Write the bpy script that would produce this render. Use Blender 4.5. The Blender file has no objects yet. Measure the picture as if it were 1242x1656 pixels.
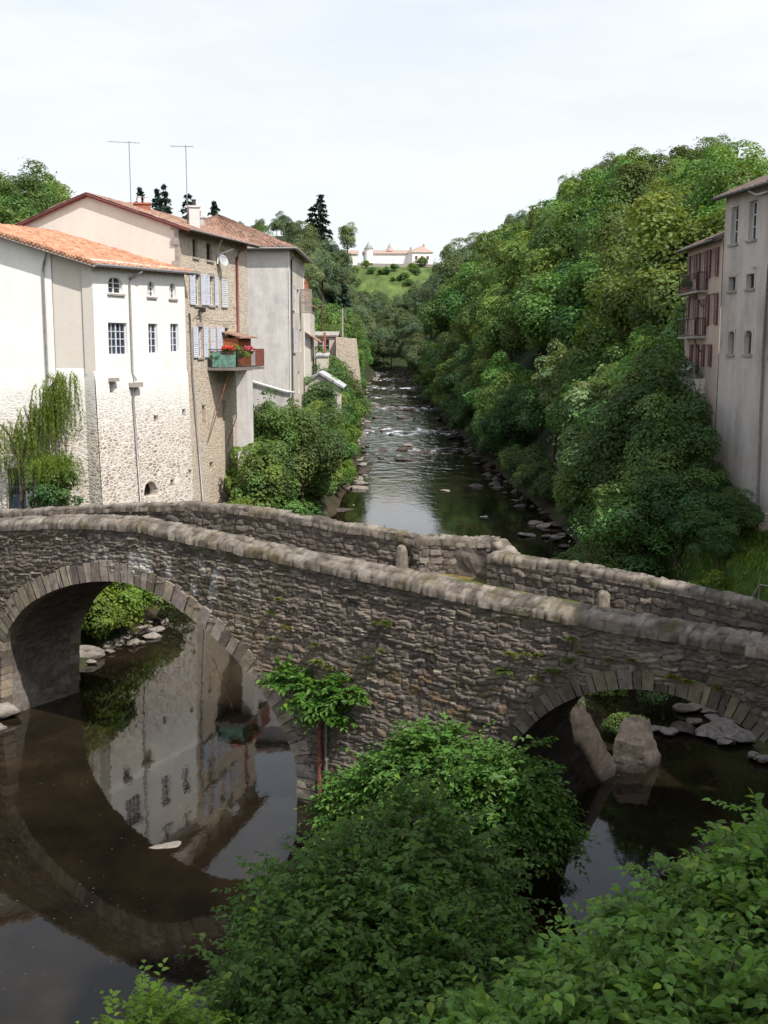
import bpy, math, random
import numpy as np
from mathutils import Vector, Matrix

random.seed(7)
rng = np.random.default_rng(11)
R = math.radians
sc = bpy.context.scene
COL = sc.collection
ORG = {}
CAM_SCALE = [1.0, 0.0]          # scale about the camera position and its height shift, applied to the left-bank houses
def cam_scaled(p):
    p = np.array(p, float) * CAM_SCALE[0]; p[..., 2] += CAM_SCALE[1]; return p

# ------------------------------------------------------------------ helpers
def tag(o, label=None, cat=None, group=None, kind=None):
    if label: o['label'] = label
    if cat: o['category'] = cat
    if group: o['group'] = group
    if kind: o['kind'] = kind
    return o

def empty(name, loc, label=None, cat=None, group=None, rz=0.0):
    o = bpy.data.objects.new(name, None)
    o.empty_display_size = 0.3
    COL.objects.link(o)
    loc = cam_scaled(loc); o.location = loc
    o.rotation_euler = (0, 0, rz)
    ORG[o.name] = np.array(loc, float)
    return tag(o, label, cat, group)

def link_mesh(name, me, mat=None, parent=None):
    o = bpy.data.objects.new(name, me)
    COL.objects.link(o)
    if mat is not None and len(me.materials) == 0: me.materials.append(mat)
    if parent is not None:
        o.parent = parent
        ORG[o.name] = ORG.get(parent.name, np.zeros(3))
    return o

def mesh_np(name, V, F, col=None, smooth=False):
    """V (n,3); F (m,k) array of equal-sized faces; col (n,3) point colours"""
    V = np.asarray(V, np.float32); F = np.asarray(F, np.int32)
    me = bpy.data.meshes.new(name)
    n, m, k = len(V), len(F), F.shape[1]
    me.vertices.add(n); me.vertices.foreach_set('co', V.ravel())
    me.loops.add(m * k); me.loops.foreach_set('vertex_index', F.ravel())
    me.polygons.add(m)
    me.polygons.foreach_set('loop_start', np.arange(0, m * k, k, dtype=np.int32))
    me.polygons.foreach_set('loop_total', np.full(m, k, np.int32))
    me.polygons.foreach_set('use_smooth', np.full(m, smooth, bool))
    me.update(calc_edges=True)
    if col is not None:
        a = me.color_attributes.new('col', 'FLOAT_COLOR', 'POINT')
        c4 = np.ones((n, 4), np.float32); c4[:, :3] = col
        a.data.foreach_set('color', c4.ravel())
    return me

class MB:
    def __init__(self): self.v = []; self.f = []; self.smooth = False
    def face(self, pts):
        i = len(self.v); self.v += [tuple(map(float, p)) for p in pts]
        self.f.append(tuple(range(i, i + len(pts))))
    def hexa(self, p):
        """p: 8 points, bottom ring 0-3 then top ring 4-7"""
        i = len(self.v); self.v += [tuple(map(float, q)) for q in p]
        for f in ((0, 3, 2, 1), (4, 5, 6, 7), (0, 1, 5, 4), (1, 2, 6, 5), (2, 3, 7, 6), (3, 0, 4, 7)):
            self.f.append(tuple(i + j for j in f))
    def box(self, c, s, rz=0.0):
        hx, hy, hz = s[0] / 2, s[1] / 2, s[2] / 2
        ca, sa = math.cos(rz), math.sin(rz)
        P = []
        for z in (-hz, hz):
            for x, y in ((-hx, -hy), (hx, -hy), (hx, hy), (-hx, hy)):
                P.append((c[0] + x * ca - y * sa, c[1] + x * sa + y * ca, c[2] + z))
        self.hexa(P)
    def fbox(self, fac, l0, l1, z0, z1, o0, o1):
        """box on a facade: along l, height z, outwards o"""
        P = [fac.p(l0, z0, o0), fac.p(l1, z0, o0), fac.p(l1, z0, o1), fac.p(l0, z0, o1),
             fac.p(l0, z1, o0), fac.p(l1, z1, o0), fac.p(l1, z1, o1), fac.p(l0, z1, o1)]
        self.hexa(P)
    def tube(self, pts, r, n=8, taper=None):
        pts = [Vector(p) for p in pts]; rings = []
        N = len(pts)
        for i, p in enumerate(pts):
            d = (pts[min(i + 1, N - 1)] - pts[max(i - 1, 0)]).normalized()
            up = Vector((0, 0, 1)) if abs(d.z) < .9 else Vector((1, 0, 0))
            a = d.cross(up).normalized(); b = d.cross(a).normalized()
            rr = r if taper is None else r + (taper - r) * i / max(1, N - 1)
            base = len(self.v)
            for k in range(n):
                t = 2 * math.pi * k / n
                self.v.append(tuple(p + a * math.cos(t) * rr + b * math.sin(t) * rr))
            rings.append(base)
        for i in range(N - 1):
            for k in range(n):
                k2 = (k + 1) % n
                self.f.append((rings[i] + k, rings[i] + k2, rings[i + 1] + k2, rings[i + 1] + k))
        self.f.append(tuple(rings[0] + k for k in range(n)))
        self.f.append(tuple(rings[-1] + k for k in reversed(range(n))))
    def lathe(self, c, prof, n=16):
        rings = []
        for r, z in prof:
            b = len(self.v)
            for k in range(n):
                t = 2 * math.pi * k / n
                self.v.append((c[0] + r * math.cos(t), c[1] + r * math.sin(t), c[2] + z))
            rings.append(b)
        for i in range(len(prof) - 1):
            for k in range(n):
                k2 = (k + 1) % n
                self.f.append((rings[i] + k, rings[i] + k2, rings[i + 1] + k2, rings[i + 1] + k))
        self.f.append(tuple(rings[0] + k for k in reversed(range(n))))
        self.f.append(tuple(rings[-1] + k for k in range(n)))
    def build(self, name, mat, parent=None, smooth=None):
        off = ORG.get(parent.name, np.zeros(3)) if parent is not None else np.zeros(3)
        V = cam_scaled(self.v) - off
        me = bpy.data.meshes.new(name)
        me.from_pydata([tuple(x) for x in V], [], self.f)
        if smooth if smooth is not None else self.smooth:
            me.polygons.foreach_set('use_smooth', np.ones(len(me.polygons), bool))
        me.update()
        return link_mesh(name, me, mat, parent)

class Fac:
    """vertical facade plane; outward normal is to the right of d"""
    def __init__(self, P, d):
        self.P = np.array(P, float); d = np.array(d, float); self.d = d / np.linalg.norm(d)
        self.n = np.array([self.d[1], -self.d[0]])
    def p(self, L, z, o=0.0):
        q = self.P + self.d * L + self.n * o
        return (q[0], q[1], z)

def wall_panel(mb, fac, l0, l1, z0, z1, holes, depth=.22):
    ls = sorted({l0, l1, *[h[0] for h in holes], *[h[1] for h in holes]})
    zs = sorted({z0, z1, *[h[2] for h in holes], *[h[3] for h in holes]})
    for a, b in zip(ls, ls[1:]):
        for c, d in zip(zs, zs[1:]):
            m, n = (a + b) / 2, (c + d) / 2
            if any(h[0] < m < h[1] and h[2] < n < h[3] for h in holes): continue
            mb.face([fac.p(a, c), fac.p(b, c), fac.p(b, d), fac.p(a, d)])
    for h in holes:
        a, b, c, d = h[:4]
        mb.face([fac.p(a, c), fac.p(a, d), fac.p(a, d, -depth), fac.p(a, c, -depth)])
        mb.face([fac.p(b, d), fac.p(b, c), fac.p(b, c, -depth), fac.p(b, d, -depth)])
        mb.face([fac.p(a, d), fac.p(b, d), fac.p(b, d, -depth), fac.p(a, d, -depth)])
        mb.face([fac.p(b, c), fac.p(a, c), fac.p(a, c, -depth), fac.p(b, c, -depth)])
        if len(h) > 4 and h[4]:            # arched head: fill the two upper corners
            r = h[4]; N = 8
            cur = [(a + (b - a) * i / N, d - r * (1 - math.sqrt(max(0, 1 - (2 * i / N - 1) ** 2)))) for i in range(N + 1)]
            for (x0, y0), (x1, y1) in zip(cur, cur[1:]):
                mb.face([fac.p(x0, y0, .001), fac.p(x1, y1, .001), fac.p(x1, d, .001), fac.p(x0, d, .001)])
                mb.face([fac.p(x0, y0, .001), fac.p(x0, y0, -depth), fac.p(x1, y1, -depth), fac.p(x1, y1, .001)])

def window(fac, l0, l1, z0, z1, parent, mframe, mpane, cols=2, rows=3, rec=.16, t=.06, label=None):
    m = MB(); o0, o1 = -rec - .05, -rec
    m.fbox(fac, l0, l0 + t, z0, z1, o0, o1); m.fbox(fac, l1 - t, l1, z0, z1, o0, o1)
    m.fbox(fac, l0 + t, l1 - t, z0, z0 + t, o0, o1); m.fbox(fac, l0 + t, l1 - t, z1 - t, z1, o0, o1)
    w, h = (l1 - l0 - 2 * t), (z1 - z0 - 2 * t)
    for i in range(1, cols):
        x = l0 + t + w * i / cols; k = .045 if (cols % 2 == 0 and i == cols // 2) else .022
        m.fbox(fac, x - k, x + k, z0 + t, z1 - t, o0 + .004, o1 + .006)
    for j in range(1, rows):
        z = z0 + t + h * j / rows
        m.fbox(fac, l0 + t, l1 - t, z - .02, z + .02, o0 + .008, o1 - .003)
    fr = m.build('window', mframe, parent)
    if label: fr['label'] = label
    p = MB(); p.face([fac.p(l0 + .02, z0 + .02, -rec - .03), fac.p(l1 - .02, z0 + .02, -rec - .03), fac.p(l1 - .02, z1 - .02, -rec - .03), fac.p(l0 + .02, z1 - .02, -rec - .03)])
    p.build('pane', mpane, fr)
    return fr

def shutter(fac, l0, l1, z0, z1, parent, mat, out=.05, label=None, nsl=14):
    m = MB(); t = .07
    m.fbox(fac, l0, l0 + t, z0, z1, out, out + .05); m.fbox(fac, l1 - t, l1, z0, z1, out, out + .05)
    zm = z0 + (z1 - z0) * .45
    for a, b in ((z0, z0 + t), (zm - t / 2, zm + t / 2), (z1 - t, z1)):
        m.fbox(fac, l0 + t, l1 - t, a, b, out + .002, out + .048)
    for k in range(nsl):
        z = z0 + t + (z1 - z0 - 2 * t) * (k + .5) / nsl; hh = (z1 - z0) / nsl * .36
        P = [fac.p(l0 + t, z - hh, out + .03), fac.p(l1 - t, z - hh, out + .03), fac.p(l1 - t, z - hh, out + .042), fac.p(l0 + t, z - hh, out + .042),
             fac.p(l0 + t, z + hh, out + .008), fac.p(l1 - t, z + hh, out + .008), fac.p(l1 - t, z + hh, out + .02), fac.p(l0 + t, z + hh, out + .02)]
        m.hexa(P)
    o = m.build('shutter', mat, parent)
    if label: o['label'] = label
    return o

# ------------------------------------------------------------------ materials
def nodes(name):
    m = bpy.data.materials.new(name); m.use_nodes = True
    nt = m.node_tree; b = nt.nodes['Principled BSDF']
    return m, nt, b

def N(nt, t, **kw):
    n = nt.nodes.new(t)
    for k, v in kw.items():
        if k in n.inputs.keys() if isinstance(k, str) else False: n.inputs[k].default_value = v
        else: setattr(n, k, v)
    return n

def coords(nt, scale=(1, 1, 1), kind='Object'):
    tc = N(nt, 'ShaderNodeTexCoord'); mp = N(nt, 'ShaderNodeMapping')
    mp.inputs['Scale'].default_value = scale
    nt.links.new(tc.outputs[kind], mp.inputs['Vector'])
    return mp.outputs['Vector']

def noise(nt, vec, scale, detail=5, rough=.6):
    n = N(nt, 'ShaderNodeTexNoise'); n.inputs['Scale'].default_value = scale
    n.inputs['Detail'].default_value = detail; n.inputs['Roughness'].default_value = rough
    nt.links.new(vec, n.inputs['Vector']); return n.outputs['Fac']

def ramp(nt, fac, stops):
    r = N(nt, 'ShaderNodeValToRGB'); e = r.color_ramp.elements
    while len(e) < len(stops): e.new(.5)
    for i, (p, c) in enumerate(stops):
        e[i].position = p; e[i].color = (*c, 1) if len(c) == 3 else c
    nt.links.new(fac, r.inputs['Fac']); return r.outputs['Color']

def mix(nt, fac, a, b, mode='MIX'):
    n = N(nt, 'ShaderNodeMix'); n.data_type = 'RGBA'; n.blend_type = mode
    for s, v in (('Factor', fac), ('A', a), ('B', b)):
        i = next(q for q in n.inputs if q.name == s and (q.type == 'RGBA' or (s == 'Factor' and q.type == 'VALUE')))
        if isinstance(v, bpy.types.NodeSocket): nt.links.new(v, i)
        else: i.default_value = v if not isinstance(v, tuple) else (*v, 1)
    return next(q for q in n.outputs if q.type == 'RGBA')

def bump(nt, b, h, strength, dist):
    n = N(nt, 'ShaderNodeBump'); n.inputs['Strength'].default_value = strength; n.inputs['Distance'].default_value = dist
    nt.links.new(h, n.inputs['Height']); nt.links.new(n.outputs['Normal'], b.inputs['Normal'])

def plain(name, c, rough=.7, var=.25, scale=3.0, metal=0, spec=None, b_str=.15):
    m, nt, b = nodes(name); v = coords(nt)
    f = noise(nt, v, scale, 6)
    lo = tuple(x * (1 - var) for x in c); hi = tuple(min(1, x * (1 + var)) for x in c)
    nt.links.new(ramp(nt, f, [(.3, lo), (.7, hi)]), b.inputs['Base Color'])
    b.inputs['Roughness'].default_value = rough; b.inputs['Metallic'].default_value = metal
    if spec is not None: b.inputs['Specular IOR Level'].default_value = spec
    if b_str: bump(nt, b, noise(nt, v, scale * 8, 4), b_str, .02)
    return m

def plaster(name, c, stain, amount=.5, streak=True, scale=.35):
    m, nt, b = nodes(name); v = coords(nt)
    f1 = noise(nt, v, scale, 8, .65)
    f2 = noise(nt, coords(nt, (1.0, 1.0, .25)), .8, 7, .65)
    base = ramp(nt, noise(nt, v, 6, 5), [(.3, tuple(x * .93 for x in c)), (.7, c)])
    mx = N(nt, 'ShaderNodeMath', operation='MULTIPLY'); nt.links.new(f1, mx.inputs[0]); nt.links.new(f2, mx.inputs[1])
    k = N(nt, 'ShaderNodeMapRange'); k.inputs['From Min'].default_value = .2; k.inputs['From Max'].default_value = .38
    k.inputs['To Max'].default_value = amount; nt.links.new(mx.outputs[0], k.inputs['Value'])
    nt.links.new(mix(nt, k.outputs[0], base, stain), b.inputs['Base Color'])
    b.inputs['Roughness'].default_value = .9; b.inputs['Specular IOR Level'].default_value = .2
    bump(nt, b, noise(nt, v, 9, 6, .7), .35, .03)
    return m

def stonework(name, stones, mortar, sx=3.0, sz=5.0, edge=.06, fade=None, b_str=.8, wash=0, nz=.35):
    """rubble masonry; fade=(z0,z1,color): plaster creeping over it above z0"""
    m, nt, b = nodes(name)
    v = coords(nt, (sx, sx, sz))
    wn = N(nt, 'ShaderNodeTexNoise'); wn.inputs['Scale'].default_value = .8; wn.inputs['Detail'].default_value = 3
    nt.links.new(v, wn.inputs['Vector'])
    add = N(nt, 'ShaderNodeVectorMath', operation='MULTIPLY_ADD')
    nt.links.new(wn.outputs['Color'], add.inputs[0]); add.inputs[1].default_value = (.7, .7, .7); nt.links.new(v, add.inputs[2])
    vo = N(nt, 'ShaderNodeTexVoronoi'); nt.links.new(add.outputs[0], vo.inputs['Vector']); vo.inputs['Scale'].default_value = 1
    ve = N(nt, 'ShaderNodeTexVoronoi', feature='DISTANCE_TO_EDGE'); nt.links.new(add.outputs[0], ve.inputs['Vector']); ve.inputs['Scale'].default_value = 1
    sep = N(nt, 'ShaderNodeSeparateColor'); nt.links.new(vo.outputs['Color'], sep.inputs[0])
    n = len(stones)
    cs = ramp(nt, sep.outputs[0], [(i / max(1, n - 1), s) for i, s in enumerate(stones)])
    cs = mix(nt, nz, cs, ramp(nt, noise(nt, coords(nt), 5, 6, .7), [(.3, (.35, .35, .35)), (.7, (1, 1, 1))]), 'MULTIPLY')
    ef = N(nt, 'ShaderNodeMapRange'); nt.links.new(ve.outputs['Distance'], ef.inputs['Value'])
    ef.inputs['From Min'].default_value = edge * .5; ef.inputs['From Max'].default_value = edge * 1.6
    if wash:
        cs = mix(nt, ramp(nt, noise(nt, coords(nt), .9, 6, .7), [(.42, (0, 0, 0)), (.66, (wash,) * 3)]), cs, mortar)
    col = mix(nt, ef.outputs[0], mortar, cs)
    if fade:
        tc = N(nt, 'ShaderNodeTexCoord'); sx_ = N(nt, 'ShaderNodeSeparateXYZ'); nt.links.new(tc.outputs['Object'], sx_.inputs[0])
        zz = N(nt, 'ShaderNodeMath', operation='MULTIPLY_ADD'); nt.links.new(noise(nt, coords(nt), .7, 6, .7), zz.inputs[0]); zz.inputs[1].default_value = 4.5
        nt.links.new(sx_.outputs['Z'], zz.inputs[2])
        fr = N(nt, 'ShaderNodeMapRange'); fr.inputs['From Min'].default_value = fade[0] + 2.2; fr.inputs['From Max'].default_value = fade[1] + 2.2
        nt.links.new(zz.outputs[0], fr.inputs['Value'])
        col = mix(nt, fr.outputs[0], col, fade[2])
        inv = N(nt, 'ShaderNodeMath', operation='SUBTRACT'); inv.inputs[0].default_value = 1.0; nt.links.new(fr.outputs[0], inv.inputs[1])
        hm = N(nt, 'ShaderNodeMath', operation='MULTIPLY'); nt.links.new(ef.outputs[0], hm.inputs[0]); nt.links.new(inv.outputs[0], hm.inputs[1]); ef = hm
    nt.links.new(col, b.inputs['Base Color']); b.inputs['Roughness'].default_value = .92; b.inputs['Specular IOR Level'].default_value = .2
    bump(nt, b, ef.outputs[0], b_str, .05)
    return m

def attr_mat(name, rough=.9, bs=.6, bscale=14, gain=1.0, dark=.55, spec=.25):
    m, nt, b = nodes(name)
    a = N(nt, 'ShaderNodeAttribute', attribute_name='col')
    v = coords(nt)
    nn = ramp(nt, noise(nt, v, bscale * .5, 8, .7), [(.28, (dark,) * 3), (.72, (1.25 * gain,) * 3)])
    nt.links.new(mix(nt, 1.0, a.outputs['Color'], nn, 'MULTIPLY'), b.inputs['Base Color'])
    b.inputs['Roughness'].default_value = rough; b.inputs['Specular IOR Level'].default_value = spec
    bump(nt, b, noise(nt, v, bscale, 8, .75), bs, .03)
    return m

def leaf_mat(name, c, rough=.45, trans=.28, hue=.03, val=.35, tcol=None):
    m, nt, b = nodes(name)
    a = N(nt, 'ShaderNodeAttribute', attribute_name='col')
    oi = N(nt, 'ShaderNodeObjectInfo')
    hs = N(nt, 'ShaderNodeHueSaturation')
    mr = N(nt, 'ShaderNodeMapRange'); nt.links.new(oi.outputs['Random'], mr.inputs['Value']); mr.inputs['To Min'].default_value = .5 - hue; mr.inputs['To Max'].default_value = .5 + hue
    mul = N(nt, 'ShaderNodeMath', operation='MULTIPLY'); nt.links.new(oi.outputs['Random'], mul.inputs[0]); mul.inputs[1].default_value = 7.31
    fr = N(nt, 'ShaderNodeMath', operation='FRACT'); nt.links.new(mul.outputs[0], fr.inputs[0])
    mv = N(nt, 'ShaderNodeMapRange'); nt.links.new(fr.outputs[0], mv.inputs['Value']); mv.inputs['To Min'].default_value = 1 - val; mv.inputs['To Max'].default_value = 1 + val
    col = mix(nt, 1.0, c, a.outputs['Color'], 'MULTIPLY')
    nt.links.new(col, hs.inputs['Color']); nt.links.new(mr.outputs[0], hs.inputs['Hue']); nt.links.new(mv.outputs[0], hs.inputs['Value'])
    nt.links.new(hs.outputs[0], b.inputs['Base Color'])
    b.inputs['Roughness'].default_value = rough; b.inputs['Specular IOR Level'].default_value = .35
    tr = N(nt, 'ShaderNodeBsdfTranslucent')
    tb = mix(nt, 1.0, hs.outputs[0], tcol or (1.5, 1.6, .7), 'MULTIPLY'); nt.links.new(tb, tr.inputs['Color'])
    ms = N(nt, 'ShaderNodeMixShader'); ms.inputs[0].default_value = trans
    nt.links.new(b.outputs[0], ms.inputs[1]); nt.links.new(tr.outputs[0], ms.inputs[2])
    nt.links.new(ms.outputs[0], nt.nodes['Material Output'].inputs['Surface'])
    return m

M = {}
M['bridge'] = attr_mat('bridge_rubble', bs=.5, bscale=16)
M['ring'] = attr_mat('dressed_granite', bs=.35, bscale=10, dark=.6)
M['rock'] = attr_mat('river_rock', bs=1.0, bscale=6, rough=.85, dark=.4)
M['earth'] = attr_mat('earth_and_undergrowth', bs=1.0, bscale=3, dark=.4)
M['white_plaster'] = plaster('white_plaster', (.87, .855, .83), (.62, .58, .54), .36)
M['tan_plaster'] = plaster('tan_plaster', (.66, .61, .55), (.52, .46, .40), .4)
M['beige_plaster'] = plaster('beige_plaster', (.78, .72, .65), (.60, .54, .49), .5, scale=.25)
M['grey_plaster'] = plaster('grey_plaster', (.66, .63, .615), (.30, .275, .27), .75, scale=.3)
M['cream_plaster'] = plaster('cream_plaster', (.66, .60, .53), (.42, .36, .32), .6)
M['drab_plaster'] = plaster('drab_plaster', (.62, .555, .51), (.30, .26, .235), .85, scale=.22)
M['pink_plaster'] = plaster('pink_plaster', (.58, .46, .38), (.40, .31, .26), .5)
M['pale_stone'] = stonework('pale_mortared_stone', [(.28, .225, .18), (.44, .35, .27), (.54, .44, .34), (.36, .31, .27), (.60, .52, .43), (.22, .185, .16)], (.76, .71, .65), 2.5, 5.6, .10, fade=(10.2, 14.4, (.86, .84, .81)), b_str=.45, wash=.55)
M['tan_stone'] = stonework('tan_rubble', [(.36, .29, .22), (.52, .42, .32), (.60, .49, .37), (.45, .37, .29), (.64, .54, .43)], (.60, .52, .43), 2.6, 5.2, .09, b_str=.5, nz=.3, wash=.5)
def tiles(name, c):
    m, nt, b = nodes(name); v = coords(nt)
    vo = N(nt, 'ShaderNodeTexVoronoi'); nt.links.new(coords(nt, (3.2, 3.2, 3.2)), vo.inputs['Vector']); vo.inputs['Scale'].default_value = 1.3
    s_ = N(nt, 'ShaderNodeSeparateColor'); nt.links.new(vo.outputs['Color'], s_.inputs[0])
    a = ramp(nt, s_.outputs[0], [(0, tuple(x * .62 for x in c)), (.5, c), (1, tuple(min(1, x * 1.3 + .03) for x in c))])
    a = mix(nt, ramp(nt, noise(nt, v, .7, 7, .7), [(.45, (0, 0, 0)), (.7, (.6, .6, .6))]), a, tuple(x * .45 + .06 for x in c))
    nt.links.new(a, b.inputs['Base Color']); b.inputs['Roughness'].default_value = .9; b.inputs['Specular IOR Level'].default_value = .2
    bump(nt, b, noise(nt, v, 14, 5, .7), .4, .03); return m
M['orange_tile'] = tiles('orange_tiles', (.50, .25, .155))
M['brown_tile'] = tiles('weathered_tiles', (.31, .185, .135))
M['white_paint'] = plain('white_paint', (.72, .72, .73), .5, .06, 3)
M['blue_paint'] = plain('pale_blue_paint', (.60, .63, .72), .55, .1, 3)
M['pale_shutter'] = plain('pale_shutter_paint', (.60, .61, .64), .55, .1, 3)
M['pale_tile'] = plain('haze paled tiles', (.40, .29, .245), .9, .2, 2.0)  # chateau roofs, paled in colour to imitate distance haze
M['balcony_iron'] = plain('brown iron', (.075, .045, .04), .6, .3, 5)
M['dark_tile'] = plain('old_dark_tiles', (.13, .095, .08), .9, .35, 2.0)
M['maroon'] = plain('maroon_paint', (.13, .035, .035), .5, .3, 3)
M['wood_dark'] = plain('dark_wood', (.085, .05, .03), .8, .35, 5)
M['grey_wood'] = plain('grey_wood', (.22, .19, .165), .85, .3, 5)
M['orange_wood'] = plain('orange_wood', (.33, .10, .035), .7, .25, 4)
M['zinc'] = plain('zinc_pipe', (.30, .29, .29), .5, .2, 4, metal=.4)
M['dark_metal'] = plain('dark_iron', (.035, .03, .03), .5, .3, 6)
M['rust'] = plain('rusty_iron', (.20, .065, .045), .8, .45, 5)
M['red_pipe'] = plain('dull_red_pipe', (.20, .06, .055), .6, .25, 4)
M['concrete'] = plain('concrete', (.34, .31, .28), .9, .3, 3)
M['brick'] = plain('red_brick', (.36, .13, .08), .9, .3, 7)
M['green_cloth'] = plain('green_tarpaulin', (.13, .26, .21), .6, .6, 5)
M['red_flower'] = plain('red_geranium', (.62, .05, .03), .6, .3, 20, b_str=0)
M['pink_flower'] = plain('pink_geranium', (.68, .12, .16), .6, .3, 20, b_str=0)
M['cloth'] = plain('white_linen', (.75, .75, .76), .8, .08, 6)
M['corrugated'] = plain('grey_fibre_sheet', (.42, .42, .44), .7, .2, 3)
M['trunk'] = plain('bark', (.075, .055, .042), .95, .4, 6, b_str=.6)
M['darkness'] = plain('dark_interior', (.012, .01, .009), .9, .2, 3, b_str=0)
M['moss'] = plain('moss_and_dead_leaves', (.17, .12, .03), .95, .5, 6, b_str=.6)
M['slate_blue'] = plain('slate_blue_paint', (.10, .13, .18), .6, .25, 3)
m, nt, b = nodes('window_glass'); M['glass'] = m
nt.links.new(ramp(nt, noise(nt, coords(nt), .9, 3), [(.35, (.02, .024, .03)), (.7, (.07, .08, .095))]), b.inputs['Base Color'])
b.inputs['Roughness'].default_value = .08

M['leaf'] = leaf_mat('leaves_broad', (.116, .190, .046), .5, .32, .03, .30)
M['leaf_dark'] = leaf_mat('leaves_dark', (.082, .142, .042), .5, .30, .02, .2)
M['leaf_pale'] = leaf_mat('leaves_silvery', (.16, .215, .085), .5, .28, .015, .12)
M['leaf_lime'] = leaf_mat('leaves_lime', (.13, .205, .03), .5, .3, .015, .15)
M['leaf_fore'] = leaf_mat('leaves_near', (.125, .225, .048), .5, .36, .008, .08)
M['leaf_fern'] = leaf_mat('leaves_fern', (.14, .17, .03), .6, .3, .02, .2)
M['leaf_far'] = leaf_mat('leaves_hazy', (.125, .17, .088), .6, .28, .02, .2)  # aerial haze painted into the leaf colour of distant trees
M['stone_post'] = plain('worn granite', (.19, .16, .13), .95, .35, 8, b_str=.5)
M['needle'] = leaf_mat('conifer_needles', (.022, .043, .028), .6, .08, .01, .15)

# ------------------------------------------------------------------ numeric noise
def hash2(i, j, s=0):
    n = (i.astype(np.int64) * 374761393 + j.astype(np.int64) * 668265263 + s * 982451653) & 0x7fffffff
    n = ((n ^ (n >> 13)) * 1274126177) & 0x7fffffff
    return ((n ^ (n >> 16)) & 0xffff) / 65535.0

def vnoise(x, y, s=0):
    i, j = np.floor(x).astype(np.int64), np.floor(y).astype(np.int64)
    u, v = x - i, y - j; u = u * u * (3 - 2 * u); v = v * v * (3 - 2 * v)
    return (hash2(i, j, s) * (1 - u) + hash2(i + 1, j, s) * u) * (1 - v) + (hash2(i, j + 1, s) * (1 - u) + hash2(i + 1, j + 1, s) * u) * v

def fbm(x, y, s=0, o=4):
    t = 0; a = .5
    for k in range(o):
        t = t + a * vnoise(x * 2 ** k, y * 2 ** k, s + k); a *= .5
    return t / (1 - .5 ** o)

def sstep(a, b, x):
    t = np.clip((x - a) / (b - a), 0, 1); return t * t * (3 - 2 * t)

# ------------------------------------------------------------------ terrain and river
XLk = np.array([(-90, -46), (0, -26), (22, -18.5), (40, -15.2), (46, -13.6), (49.5, -12.9), (55, -11.9), (60, -12.2), (66, -12.2), (72, -11.2), (80, -8.6), (86, -6.2), (93, -4.2), (127, -3.3), (174, -4), (263, -5.2), (330, -4.5), (400, -3.2), (430, -4), (470, -4), (520, -4), (900, -4)], float)
XRk = np.array([(-90, 20), (0, 15), (22, 13), (30, 12.4), (36, 13.2), (41, 12.9), (46, 11.8), (50, 10.9), (60, 11.2), (72, 13.0), (80, 14.0), (93, 13.7), (127, 12.9), (174, 12), (263, 10), (330, 8.5), (400, 6.5), (430, 6), (470, 7), (520, 8), (900, 8)], float)
bankL = lambda Y: np.interp(Y, XLk[:, 0], XLk[:, 1])
bankR = lambda Y: np.interp(Y, XRk[:, 0], XRk[:, 1])
def waterz(Y):
    Y = np.asarray(Y, float)
    s = np.maximum(0, Y - 150) * .02
    return s

def gz(X, Y):
    X = np.asarray(X, float); Y = np.asarray(Y, float)
    w = waterz(np.minimum(Y, 430))
    dL = bankL(Y) - X; dR = X - bankR(Y)
    n = (fbm(X * .16 + 9, Y * .16, 3) - .5)
    # left bank
    near = sstep(96, 76, Y)
    zl_far = np.minimum(dL * 1.25, 6.5 + np.maximum(0, dL - 5.2) * .12)
    zl_far = zl_far + np.maximum(0, dL - (15 - 7 * sstep(200, 330, Y))) * (.45 + 1.4 * sstep(150, 330, Y))
    zl_far = np.minimum(zl_far, 12 + .088 * Y)
    zl_near = np.minimum(np.minimum(dL * .5, .6) + np.maximum(dL - 1.1, 0) * 1.9, 4.4) + np.maximum(0, dL - 26) * .5
    zl_near = np.where(Y < 44, np.minimum(np.maximum(dL, 0) * 2.5, 6.2), zl_near)
    zl = zl_far * (1 - near) + zl_near * near
    # right bank
    nr = sstep(74, 58, Y)
    zr_far = np.minimum(dR * .5, .9) + np.maximum(0, dR - 1.8) * 1.3
    zr_far = np.minimum(zr_far, 9 + .118 * Y + np.maximum(0, zr_far - 9 - .118 * Y) * .05)
    zr_near = np.minimum(dR * .45, .8) + np.clip((dR - .7) * 3.2, 0, 4.7) + np.maximum(0, dR - 16) * .4
    zr = zr_far * (1 - nr) + zr_near * nr
    z = np.where(dL > 0, zl, np.where(dR > 0, zr, -np.minimum(.9, np.minimum(-dL, -dR) * .35)))
    bankness = np.clip(np.maximum(dL, dR) / 3, 0, 1)
    z = z + n * 1.1 * bankness + w
    # head of the valley: the hill that carries the chateau
    hd = 5 + sstep(396, 515, Y) ** 1.1 * 44.5 + n * 4 * sstep(396, 420, Y) * sstep(512, 495, Y)
    hd = hd - 0.0 * X
    t = sstep(396, 428, Y)
    side = np.where(X < 0, sstep(-24, -52, X), sstep(42, 75, X))
    zh = np.maximum(hd, np.minimum(z, 60) * side)
    z = np.where(Y > 396, np.maximum(zh, z * (1 - t)), z)
    # mounds on the near shore below the viewpoint
    for cx, cy, rr, h in ((1.5, 12.5, 6.5, 3.4), (7.5, 14.0, 6.5, 4.6), (-3.0, 12.8, 3.0, 2.0), (-.2, 29.4, 2.7, 1.3), (2.4, 27.6, 2.0, 1.0)):
        z = np.maximum(z, (h + 1.2) * np.exp(-((X - cx) ** 2 + (Y - cy) ** 2) / (rr * .75) ** 2) - 1.2)
    return z

def gz1(x, y): return float(gz(np.array([x]), np.array([y]))[0])

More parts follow.
